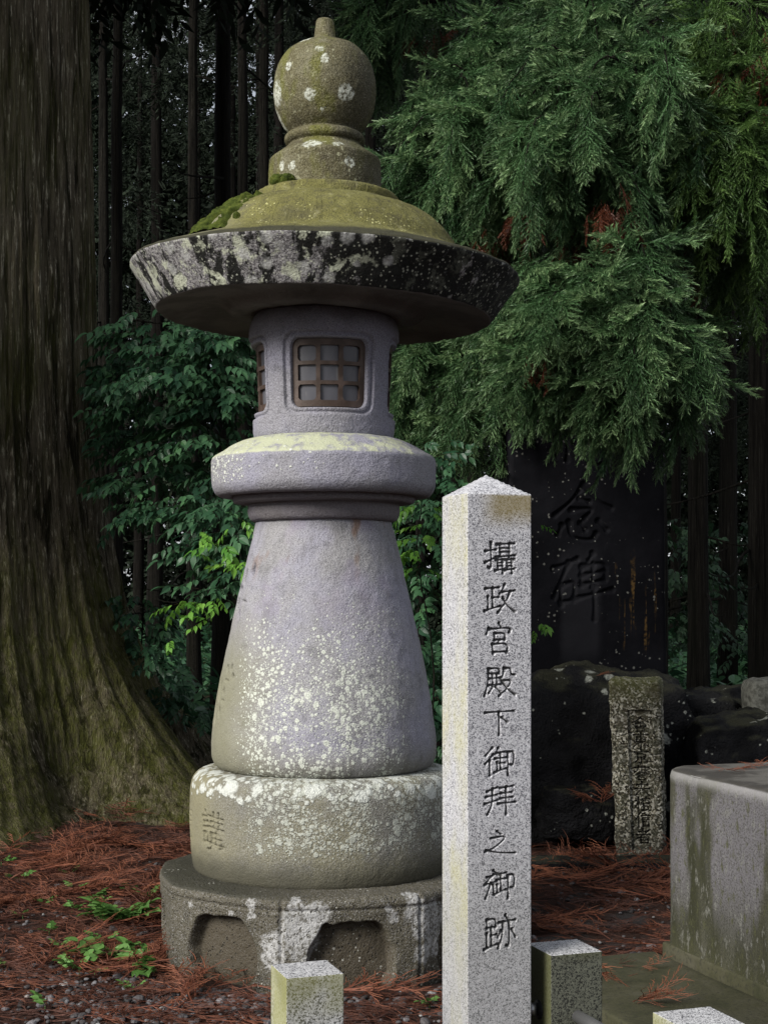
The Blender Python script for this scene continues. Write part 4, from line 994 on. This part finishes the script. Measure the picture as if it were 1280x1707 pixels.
# (pixel x, depth, prototype, girth, label)
named = [(195, 15.5, 0, .40, 'pale slim trunk with many short dead branches, first straight tree right of the huge cedar'),
         (370, 14.0, 0, .52, 'thick straight trunk tapering upward, just left of the round finial of the lantern'),
         (404, 17.5, 0, .42, 'straight trunk close beside the thick trunk left of the finial'),
         (322, 18.0, 1, .48, 'dark straight trunk in the gap between the pale slim trunk and the thick trunk'),
         (436, 20.0, 1, .55, 'dark trunk nearest the left side of the finial ball'),
         (172, 20.0, 0, .5, 'dark trunk half covered by the huge cedar at the left'),
         (1163, 13.5, 0, .50, 'leaning dark trunk to the right of the monument slab'),
         (1212, 15.0, 0, .50, 'second dark trunk to the right of the monument slab'),
         (1268, 12.6, 1, .62, 'broad black trunk at the far right edge of the picture')]
rest = [(255, 24), (460, 24), (530, 28), (150, 30), (575, 25), (620, 21), (700, 24), (790, 20), (890, 22), (930, 29), (110, 24), (60, 28), (390, 32), (480, 34), (330, 36), (230, 38), (170, 36), (560, 36), (640, 38), (980, 36), (1160, 38), (800, 38), (-60, 26), (-140, 22), (-30, 34), (1050, 27), (1125, 31), (1205, 33), (1300, 29), (1255, 38), (870, 31), (960, 26), (760, 34), (1010, 33), (1340, 24), (510, 31), (430, 29)]
def put_tree(px, d, k, girth, label, group):
    o = protos[k] if not used[k] else copy_tree(protos[k]); used[k] = True
    o.location = ((px - 640) / F_PX * d, d, 0); o.rotation_euler = (0, 0, rng.uniform(0, 6.28)); o.scale = (girth, girth, rng.uniform(.94, 1.08))
    for ch in o.children:
        if ch.name.startswith('crown'): ch.scale = (1 / girth, 1 / girth, 1)
        if ch.name.startswith('dead'): ch.scale = (.8 / girth, .8 / girth, 1)
    return tag(o, label, 'tree', group)
for px, d, k, g, lb in named: put_tree(px, d, k, g, lb, 'straight forest trees')
for px, d in rest:
    k = 5 if 140 < px < 570 and d < 37 else 4 if d < 23 else 3
    put_tree(px, d, k, rng.uniform(.45, .85), 'slender dark tree standing deep in the shadowy forest', 'trees deep in the forest')
for k in range(6):
    if not used[k]: put_tree(900 + 60 * k, 30 + k, k, .7, 'slender dark tree standing deep in the shadowy forest', 'trees deep in the forest')
# far wood, one mass
n = 58000; xx = rng.uniform(-16, 16, n); yy = rng.uniform(42, 52, n); zz = 21 * rng.random(n) ** .95
pxx = xx / yy * F_PX + 640; pzz = HOR - (zz - EYE) / yy * F_PX
thin = fbm(np.stack([pxx / 60, pzz / 75, pxx * 0], -1), 1, 4, 400)
clus = fbm(np.stack([pxx / 150, pzz / 130, pxx * 0 + 7], -1), 1, 2, 431)
open_ = .46 * np.exp(-((pxx - 370) / 230) ** 2 - ((pzz - 70) / 190) ** 2) * (.75 + 1.2 * clus) + .10 * np.exp(-((pxx - 280) / 60) ** 2 - ((pzz - 640) / 130) ** 2)   # gaps grow towards the thin tops
clus2 = fbm(np.stack([pxx / 42, pzz / 48, pxx * 0 + 3], -1), 1, 3, 447)
hole = sstep(.12, .20, clus2) * np.exp(-((pxx - 370) / 210) ** 2 - ((pzz - 90) / 140) ** 2)
keep = (rng.random(len(xx)) > hole * 1.25) & (thin > -.72 + open_ * 1.25) & ~((np.abs(pxx - 1256) < 4) & (zz < 9) & (thin > .08))
pos = np.stack([xx, yy, zz], -1)[keep]
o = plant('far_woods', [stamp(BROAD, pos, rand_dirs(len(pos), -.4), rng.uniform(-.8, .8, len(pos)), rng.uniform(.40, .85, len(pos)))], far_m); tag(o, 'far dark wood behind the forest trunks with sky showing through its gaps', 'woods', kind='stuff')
# low growth on the forest floor
n = 5200; yy = 12.5 + 26 * rng.random(n) ** 1.3; xx = (rng.uniform(-.30, .34, n)) * yy; zz = np.abs(rng.normal(size=n)) * .16 + .03
pos = np.stack([xx, yy, zz], -1); D = rand_dirs(n, .8)
o = plant('undergrowth', [stamp(TWIGS, pos, D, rng.uniform(-.6, .6, n), rng.uniform(.25, .6, n))], leafy_m); tag(o, 'low green undergrowth on the forest floor', 'undergrowth', kind='stuff')

# ------------------------------------------------------------------ cedars with hanging sprays on the right
def cedar(name_loc, h, r, clumps, label, seed, mat=cedar_m, dead=()):
    g = np.random.default_rng(seed); bx, by = name_loc; root = tag(empty('cedar_tree', (bx, by, 0)), label, 'tree'); O = np.array([bx, by, 0.0])
    zs = np.linspace(-.1, h, 24); path = np.stack([.03 * np.sin(zs), .03 * np.cos(zs * .8), zs], -1)
    V, Fs = tube(path, r * (1 - .8 * zs / h) * (1 + .5 * np.exp(-np.maximum(zs, 0) / .3)), 20); obj('trunk', V, Fs, thin_bark, root)
    B = Bag(); st = []
    for (px, py, d, rx, ry, n) in clumps:
        c = P(px, py, d) - O; sx, sz = rx / F_PX * d, ry / F_PX * d; sy = max(sx * .9, .25)
        out = np.array([c[0], c[1], 0]); out /= np.linalg.norm(out) + 1e-9
        T0 = c + np.array([0, 0, sz * .66]) - out * sx * .25
        z0 = min(max(T0[2] - .05 + .06 * math.hypot(c[0], c[1]), .5), h - .3); s = np.linspace(0, 1, 9); a = np.array([0, 0, z0])
        pth = a + (T0 - a) * s[:, None] + np.array([0, 0, 1.0]) * (.14 * np.sin(s * math.pi))[:, None]; v, f = tube(pth, .022 * (1 - .8 * s) + .003, 6); B.add(v, f)
        ns = max(4, n // 15); az0 = math.atan2(out[1], out[0]); pos, D, S, TT = [], [], [], []
        for q in range(ns):
            az = az0 + g.normal() * 1.15; dv = np.array([math.cos(az), math.sin(az), 0]); Lx = sx * g.uniform(.30, 1.30); drop = sz * g.uniform(.7, 2.9); rise = g.uniform(.05, .35) * sz; m_ = max(5, int(n / ns * .66)); t0 = T0 + g.normal(size=3) * [sx * .3, sx * .3, sz * .22]
            u = np.linspace(.06, 1, m_); arc = lambda w: t0 + dv * (Lx * (1 - (1 - w) ** 1.7))[:, None] + np.array([0, 0, 1.0]) * (rise * np.sin(np.minimum(w * 2.2, 1) * math.pi) - drop * w ** 2.1)[:, None]
            A1 = arc(u); tg = arc(np.minimum(u + .02, 1.02)) - arc(u - .02); tg /= np.linalg.norm(tg, axis=1, keepdims=True); sd = np.array([-dv[1], dv[0], 0]); alt = np.where(np.arange(m_) % 2, 1, -1)
            dd = tg * 1.0 + sd * (alt * (1 - .75 * u))[:, None] * .75 + g.normal(size=(m_, 3)) * .16; dd[:, 2] -= .30
            pos.append(A1); D.append(dd); S.append(g.uniform(.22, .42, m_) * (1.12 - .30 * u)); TT.append(np.clip(g.normal(.42, .16, m_) + .28 * (1 - u) + g.normal() * .12, 0, 1))
            v, f = tube(arc(np.linspace(0, .9, 7)), .005 * (1 - .8 * np.linspace(0, 1, 7)) + .001, 5); B.add(v, f)
        pos = np.vstack(pos); D = np.vstack(D); S = np.concatenate(S)
        st.append(stamp(SPRAYS, pos, D, g.uniform(-.6, .6, len(pos)), S * (d / 8.5) ** .5, np.concatenate(TT)))
    B.build('branches', thin_bark, root); plant('foliage', st, mat, root)
    if dead:
        st = []
        for (px, py, d, rr2, n) in dead:
            c = P(px, py, d) - O; q = g.normal(size=(n, 3)) * [rr2, rr2, rr2 * .8]; D = g.normal(size=(n, 3)) * .3; D[:, 2] -= 1
            st.append(stamp(SPRAYS, c + q, D, 0, g.uniform(.14, .24, n)))
        plant('dead_foliage', st, dead_m, root)
    return root
cedar((1.0, 11.0), 7.5, .085, [(812, 92, 9.2, 62, 55, 110), (800, 170, 9.0, 85, 60, 150), (770, 250, 8.8, 95, 70, 200), (700, 260, 9.2, 60, 60, 100), (725, 330, 9.0, 75, 55, 130), (850, 300, 8.9, 80, 80, 170), (800, 360, 9.1, 90, 45, 120),
    (900, 340, 8.9, 70, 65, 130), (640, 40, 11.4, 90, 60, 140), (720, 30, 11.8, 80, 50, 120), (600, 90, 11.6, 50, 50, 60), (870, 40, 11, 60, 60, 90)],
    'young cedar with hanging green sprays beside the finial of the lantern', 1, cedar_m, [(832, 408, 8.7, .08, 30), (700, 60, 11.5, .1, 10), (870, 352, 8.4, .05, 14)])
cedar((.66, 11.6), 5.0, .08, [(720, 610, 9.8, 75, 60, 150), (770, 570, 9.5, 80, 50, 140), (700, 680, 9.9, 55, 50, 90), (790, 650, 9.4, 75, 55, 140), (830, 590, 9.3, 60, 60, 110), (745, 720, 9.8, 60, 30, 60)],
    'low cedar spreading its hanging sprays behind the fire box of the lantern', 2, cedar_m)
cedar((2.0, 11.2), 8.0, .11, [(985, 70, 8.6, 95, 75, 200), (1000, 160, 8.3, 120, 80, 260), (920, 190, 8.5, 80, 70, 150), (1070, 130, 8.8, 80, 80, 160), (990, 260, 8.2, 130, 75, 280), (900, 260, 8.5, 70, 60, 120), (1080, 250, 8.6, 80, 80, 170), (1010, 330, 8.4, 100, 45, 150), (1140, 200, 9.2, 60, 80, 110), (1130, 330, 9.2, 80, 60, 120), (950, 20, 9.2, 70, 50, 110), (1120, 40, 10, 80, 60, 110),
    (1065, 440, 8.0, 62, 40, 110), (1010, 490, 7.9, 80, 50, 160), (900, 505, 8.2, 75, 48, 140), (950, 550, 7.9, 105, 50, 190), (1060, 530, 7.9, 90, 65, 190), (1040, 605, 7.8, 90, 55, 190), (930, 610, 8.0, 75, 45, 130), (1110, 590, 8.1, 70, 70, 150), (1005, 655, 7.8, 66, 42, 110), (1100, 650, 8.0, 65, 50, 110), (1160, 570, 8.7, 50, 55, 70), (880, 570, 8.3, 55, 45, 80)],
    'big cedar whose drooping green branches hang over the dark monument slab', 3, cedar_m, [(1020, 352, 8.0, .06, 22), (1050, 415, 8.6, .14, 50), (975, 405, 8.6, .13, 44), (905, 575, 7.8, .04, 10)])
cedar((3.2, 10.6), 8.0, .12, [(1230, 60, 8.6, 80, 80, 160), (1225, 170, 8.5, 75, 70, 150), (1250, 260, 8.3, 85, 80, 180), (1225, 350, 8.5, 75, 70, 150), (1175, 290, 8.9, 60, 70, 100), (1290, 160, 8.6, 60, 90, 110), (1270, 420, 8.8, 60, 50, 80), (1200, 440, 9.6, 70, 50, 80), (1240, 520, 10, 60, 60, 70), (1300, 330, 8.6, 60, 100, 100)],
    'cedar with yellowish green hanging sprays along the upper right edge', 4, cedar_y, [(1262, 125, 8.4, .09, 36), (1190, 120, 9.0, .06, 14), (1275, 40, 8.6, .08, 20)])

# ------------------------------------------------------------------ broad-leaved bushes round the lantern
def bush(loc, tiers, label, seed, mat, stems=(), leaf=1.0):
    g = np.random.default_rng(seed); O = np.array([*loc, 0.0]); root = tag(empty('leafy_bush', O), label, 'bush'); st = []; B = Bag()
    for (px, py, d, rx, thick, n, sz) in tiers:
        n = max(2, int(n * .80)) if n > 12 else n
        c = P(px, py, d) - O; R = rx / F_PX * d; a = g.uniform(0, 6.283, n); q = R * np.sqrt(g.random(n))
        pos = c + np.stack([np.cos(a) * q, np.sin(a) * q * .9, g.normal(size=n) * thick / F_PX * d - .10 * q * q / max(R, .05)], -1)
        D = np.stack([np.cos(a), np.sin(a) - .35, g.normal(size=n) * .2 - .22], -1)
        st.append(stamp(TWIGS, pos, D, g.normal(size=n) * .35, g.uniform(.55, 1.15, n) * sz * leaf * .74))
        if B.n > 50 or seed in (12, 13): continue
        s = np.linspace(0, 1, 9); b0 = np.array([g.normal() * .05, g.normal() * .05, 0]); e = c; mid = np.array([0, 0, 1.0]) * (.25 * np.sin(s * math.pi))[:, None]
        pth = b0 + (e - b0) * np.stack([s ** 1.6, s ** 1.6, s], -1) + mid * .4 + np.stack([.05 * np.sin(s * 9 + seed) * s, .05 * np.cos(s * 7 + seed) * s, 0 * s], -1); v, f = tube(pth, .006 * (1 - .8 * s) + .0015, 6); B.add(v, f)
    if B.n: B.build('stems', thin_bark, root)
    plant('leaves', st, mat, root); return root
bush((-1.95, 11.3), [(262, 548, 9.8, 80, 14, 90, .30), (345, 580, 9.4, 100, 16, 110, .30), (225, 610, 10.2, 55, 14, 60, .30), (300, 628, 9.2, 115, 14, 120, .30), (395, 560, 9.3, 50, 16, 60, .30), (265, 672, 9.6, 80, 14, 90, .30), (375, 668, 9.2, 60, 14, 70, .30), (228, 728, 10.0, 52, 14, 50, .30), (320, 735, 9.2, 75, 12, 60, .30), (262, 790, 9.5, 75, 12, 70, .28), (390, 790, 9.0, 50, 12, 40, .28), (205, 668, 10.4, 34, 12, 30, .28), (320, 835, 9.0, 70, 12, 60, .28), (240, 850, 9.3, 50, 10, 30, .28)],
    'tiered dark green leafy bush between the huge cedar and the lantern', 11, leafy_m)
bush((-1.0, 9.0), [(380, 850, 8.4, 55, 14, 60, .28), (400, 900, 8.2, 40, 16, 50, .28), (350, 905, 8.5, 45, 12, 36, .26), (400, 950, 8.1, 32, 14, 30, .26), (360, 985, 8.2, 30, 10, 18, .26)], 'mid green bush leaning against the left side of the lantern shaft', 12, leafy_m)
bush((-.98, 8.3), [(330, 895, 7.6, 12, 5, 3, .20), (375, 915, 7.5, 14, 6, 4, .22), (410, 940, 7.4, 9, 7, 5, .2), (310, 1002, 7.4, 16, 4, 5, .19), (352, 1000, 7.4, 12, 5, 4, .19), (357, 1030, 7.4, 8, 3, 2, .17), (283, 1070, 7.4, 6, 3, 2, .19), (318, 922, 7.5, 6, 3, 2, .17), (395, 875, 7.5, 10, 5, 3, .2)],
    'slender young shrub with bright yellow green leaves left of the lantern shaft', 13, young_m)
bush((-1.75, 11.4), [(230, 1010, 10.4, 42, 16, 40, .28), (215, 1060, 10.4, 45, 14, 40, .28), (250, 1095, 10.3, 40, 12, 40, .26), (270, 1150, 10.6, 40, 8, 30, .26), (310, 1180, 10.8, 50, 6, 30, .26)], 'dim blue green bush behind the root of the huge cedar', 14, leafy_m)
bush((3.3, 15.0), [(1110, 900, 14.5, 60, 14, 50, .34), (1130, 960, 14.2, 60, 14, 60, .34), (1120, 1030, 14, 60, 16, 60, .32), (1180, 1060, 15, 70, 14, 60, .32), (1240, 1000, 15.5, 60, 20, 60, .34), (1260, 1080, 15, 60, 14, 60, .32), (1200, 900, 17, 80, 20, 60, .36), (1270, 880, 17, 60, 20, 50, .36)], 'dim leafy bush in the forest to the right of the monument slab', 17, far_leaf_m)
bush((.20, 8.6), [(700, 850, 8.2, 36, 12, 40, .26), (715, 900, 8.2, 34, 14, 40, .26), (700, 950, 8.2, 34, 14, 36, .28), (712, 1010, 8.2, 30, 16, 36, .30), (715, 1070, 8.2, 28, 16, 34, .30), (722, 1130, 8.2, 28, 16, 34, .30), (725, 1190, 8.2, 26, 14, 30, .28), (728, 1245, 8.2, 26, 12, 26, .26), (700, 760, 8.8, 40, 14, 40, .26), (740, 810, 8.6, 40, 14, 36, .26)],
    'dense dark leafy bush in the gap between the lantern shaft and the tall pillar', 15, leafy_m)
bush((.22, 7.6), [(705, 842, 7.5, 22, 6, 7, .20), (715, 890, 7.4, 22, 8, 9, .2), (690, 915, 7.4, 14, 8, 6, .2), (700, 945, 7.4, 16, 6, 5, .2), (892, 872, 7.2, 6, 2, 2, .16), (895, 1040, 7.2, 10, 5, 4, .17)], 'young shrub with bright green leaves right of the lantern neck, behind the pillar', 16, young_m)

# ------------------------------------------------------------------ litter, gravel, seedlings
def dry_spray(seed):
    r = np.random.default_rng(seed); V, F, A = [], [], []
    def strip(p, ang, L, w, depth):
        n = 4; cur = r.normal() * .5; pts = [np.array(p)]; a = ang
        for i in range(n): a += cur / n; pts.append(pts[-1] + np.array([math.cos(a), math.sin(a), r.normal() * .12 + .05 * (1 - 2 * i / n)]) * L / n)
        for i in range(n):
            q0, q1 = pts[i], pts[i + 1]; t = np.array([-(q1 - q0)[1], (q1 - q0)[0], 0]); t /= np.linalg.norm(t) + 1e-9; w0, w1 = w * (1 - .7 * i / n), w * (1 - .7 * (i + 1) / n); b = len(V)
            V.extend([q0 - t * w0, q0 + t * w0, q1 + t * w1, q1 - t * w1, q0 + [0, 0, w0 * 1.3], q1 + [0, 0, w1 * 1.3]]); A.extend([depth] * 6)
            F.extend([(b, b + 3, b + 4), (b + 3, b + 5, b + 4), (b + 4, b + 5, b + 2), (b + 4, b + 2, b + 1)])
        if depth < .7:
            for i in range(1, n + 1):
                for sg in ((-1, 1) if depth < .3 else (1,)): strip(pts[i], a + sg * r.uniform(.3, .7), L * r.uniform(.35, .6), w * .8, depth + .4)
    strip((0, 0, 0), 0, 1.0, .016, .2); V = np.array(V); V[:, 2] = np.abs(V[:, 2]) * .7
    return V, np.array(F), np.array(A)
DRY = [dry_spray(i) for i in range(6)]
def on_ground(x, y): return np.stack([x, y, gheight(x, y) - .008], -1)
def free(x, y):
    k = np.hypot(x - LANT[0], y - LANT[1]) > .74
    a = (x - bl[0]) * cv + (y - bl[1]) * sv; b = -(x - bl[0]) * sv + (y - bl[1]) * cv
    return k & ~((a > -.62) & (b < .05) & (b > -1.7)) & (np.hypot(x - bt[0], y - bt[1]) > 1.45)
n = 15000; y = 5.3 + 8.5 * rng.random(n) ** 1.1; x = rng.uniform(-.285, .27, n) * y
gravelly = np.exp(-((x + .62) / .55) ** 2 - ((y - 5.75) / .42) ** 2); dens = np.where(x < .1, .36 + .50 * sstep(-.15, .25, fbm(np.stack([x, y, x * 0], -1), 1.3, 3, 210)), .26) * (1 - .78 * gravelly)
k = free(x, y) & (rng.random(n) < dens); x, y = x[k], y[k]; n = len(x); ang = rng.normal(.2, 1.2, n) + math.pi * (rng.random(n) < .5)
pos = on_ground(x, y); pos[:, 2] += rng.random(n) * .018
nc = 130; cy = 5.5 + 6.5 * rng.random(nc) ** 1.2; cx_ = rng.uniform(-.28, .22, nc) * cy; ca_ = rng.normal(.1, 1.0, nc)
cx2, cy2, ca2 = np.repeat(cx_, 9), np.repeat(cy, 9), np.repeat(ca_, 9); cx2 = cx2 + rng.normal(size=len(cx2)) * .07; cy2 = cy2 + rng.normal(size=len(cx2)) * .05; ca2 = ca2 + rng.normal(size=len(ca2)) * .35
k = free(cx2, cy2); cx2, cy2, ca2 = cx2[k], cy2[k], ca2[k]; nn_ = len(cx2); cpos = on_ground(cx2, cy2); cpos[:, 2] += .012 + rng.random(nn_) * .02
clump = stamp(DRY, cpos, np.stack([np.cos(ca2), np.sin(ca2), rng.normal(size=nn_) * .12 + .05], -1), rng.normal(size=nn_) * .4, rng.uniform(.13, .27, nn_), np.clip(rng.normal(.72, .2, nn_), 0, 1))
o = plant('cedar_litter', [clump, stamp(DRY, pos, np.stack([np.cos(ang), np.sin(ang), rng.normal(size=n) * .08], -1), rng.normal(size=n) * .25, rng.uniform(.06, .21, n), np.clip(rng.beta(.9, 2.2, n), 0, 1))], rust_m); tag(o, 'rust brown fallen cedar twigs covering the ground', 'fallen twigs', kind='stuff')
def pebble(seed):
    V, F = blob(1, seed, (1, .8, .55), .25, 6, 1.5); q = F; return V, np.vstack([q[:, [0, 1, 2]], q[:, [0, 2, 3]]]), np.zeros(len(V))
PEB = [pebble(i) for i in range(5)]
m = M('pebbles'); t = m.attr('tint'); col = m.ramp(t, [(0, (.016, .015, .015)), (.5, (.075, .07, .074)), (.85, (.17, .165, .175)), (1, (.36, .36, .35))]); peb_m = m.fin(m.mix(m.mr(m.noise(90, 3), .4, .6, .4, 0), col, (.02, .015, .012)), .7, None, .35)
n = 16000; y = 5.2 + 3.2 * rng.random(n) ** 1.2; x = rng.uniform(-.27, .24, n) * y
gr = np.exp(-((x + .60) / .65) ** 2 - ((y - 5.7) / .42) ** 2) + .06
k = free(x, y) & (rng.random(n) < gr); x, y = x[k], y[k]; n = len(x)
o = plant('gravel', [stamp(PEB, on_ground(x, y) + [0, 0, .006], np.stack([rng.normal(size=n), rng.normal(size=n), rng.normal(size=n) * .2], -1), rng.normal(size=n) * .3, rng.lognormal(math.log(.0105), .35, n), rng.beta(1.6, 2, n))], peb_m); tag(o, 'small grey gravel stones round the lantern plinth', 'gravel', kind='stuff')

SEED = [leaf_twig(60 + i, 5, .55, .24, .1, 2.0) for i in range(4)]
def weed(px, py, size, n, label, group='green seedlings among the fallen twigs', name='seedling'):
    d = 1.5 * F_PX / (py - HOR); c = P(px, py, d); c[2] = gheight(np.array([c[0]]), np.array([c[1]]))[0] - .01
    root = tag(empty(name, c), label, 'weed', group)
    a = rng.uniform(0, 6.28, n); up = rng.uniform(.25, .9, n)
    pos = np.stack([np.cos(a), np.sin(a), 0 * a], -1) * rng.random((n, 1)) * size * .35 * (n > 3) + [0, 0, .012 + .18 * size]
    plant('leaves', [stamp(SEED, pos, np.stack([np.cos(a), np.sin(a), up], -1), rng.normal(size=n) * .2, size * rng.uniform(.55, .95, n))], weed_m, root)
    V, Fs = tube(np.array([[0, 0, -.02], [0, 0, size * .35]]), .002, 5); obj('stem', V, Fs, weed_m, root)
weed(208, 1532, .14, 22, 'largest clump of green seedlings, left of the plinth', name='weed_clump')
weed(182, 1592, .12, 10, 'leafy green weed just below the largest clump of seedlings')
weed(178, 1568, .05, 4, 'small weed tucked between the largest clump and the weed below it')
weed(230, 1612, .13, 7, 'upright green weed growing in the grey gravel left of the plinth')
weed(132, 1622, .12, 4, 'weed with one broad green leaf among twigs at the lower left')
weed(158, 1618, .05, 3, 'small round leaved weed between two larger weeds at the lower left')
weed(222, 1645, .05, 4, 'small dark green weed lowest in the grey gravel')
weed(8, 1610, .09, 2, 'tall thin weed at the left edge of the picture')
weed(75, 1680, .07, 2, 'thin bent weed near the bottom left corner')
weed(716, 1668, .06, 3, 'tiny bright green seedling at the foot of the plinth beside the tall pillar')
weed(247, 1497, .07, 4, 'seedling touching the left side of the plinth')
weed(102, 1580, .05, 3, 'seedling right of a thin twig, halfway up the left ground')
for (px, py) in [(118, 1456), (125, 1484), (32, 1470), (38, 1530), (82, 1558), (150, 1504), (165, 1507), (218, 1482), (120, 1523), (153, 1533), (188, 1535), (2, 1445), (75, 1510)]:
    weed(px, py, rng.uniform(.05, .075), 4, 'tiny pale green seedling dotted among the rust brown twigs')

def twigs(px, py, d, z, n, size, label, up=0.0, spread=.05, flat=True):
    c = P(px, py, d)
    if z is not None: c[2] = z
    a = rng.normal(rng.uniform(0, 6.28), .9, n); spread = 0 if n < 5 else spread * .5; pos = np.stack([rng.normal(size=n) * spread, rng.normal(size=n) * spread, rng.random(n) * .004], -1)
    o = plant('fallen_cedar_twig', [stamp(DRY, pos, np.stack([np.cos(a), np.sin(a), up * rng.uniform(.4, 1.2, n)], -1), rng.normal(size=n) * .3, size * rng.uniform(.7, 1.2, n), rng.uniform(.6, 1, n))], rust_m); o.location = tuple(c)
    return tag(o, label, 'fallen twig', 'larger rust coloured cedar twigs')
twigs(1215, 1278, 5.95, .785, 5, .09, 'curled orange cedar twig lying on top of the concrete block', .25, .02)
twigs(1272, 1270, 6.1, .785, 3, .09, 'short orange twig on top of the concrete block at the right edge', .1, .02)
twigs(1005, 1627, 5.75, .03, 5, .15, 'orange cedar twigs on the mossy slab right behind the shade-painted short post', .15, .03)
twigs(1070, 1622, 5.85, .03, 2, .08, 'small orange twig lying alone on the mossy slab', .05, .01)
twigs(1060, 1680, 5.35, .03, 6, .14, 'brown cedar twig bunch nearest the camera on the mossy slab', .5, .02)
twigs(1035, 1450, 7.9, .03, 8, .22, 'tangled rust cedar branch leaning at the foot of the marker stone', .5, .05)
twigs(945, 1475, 7.6, .02, 9, .22, 'long rust cedar branch on the soil to the right of the tall pillar', .12, .14)
twigs(1000, 1325, 8.5, .30, 6, .13, 'rust twig caught on the small mossy dark rock', .5, .03)
twigs(1090, 1505, 7.2, .02, 4, .22, 'rust twig lying beside the left side of the concrete block', .1, .05)
twigs(1000, 1140, 8.8, 1.0, 2, .07, 'small red twig on top of the largest dark boulder', .2, .02)
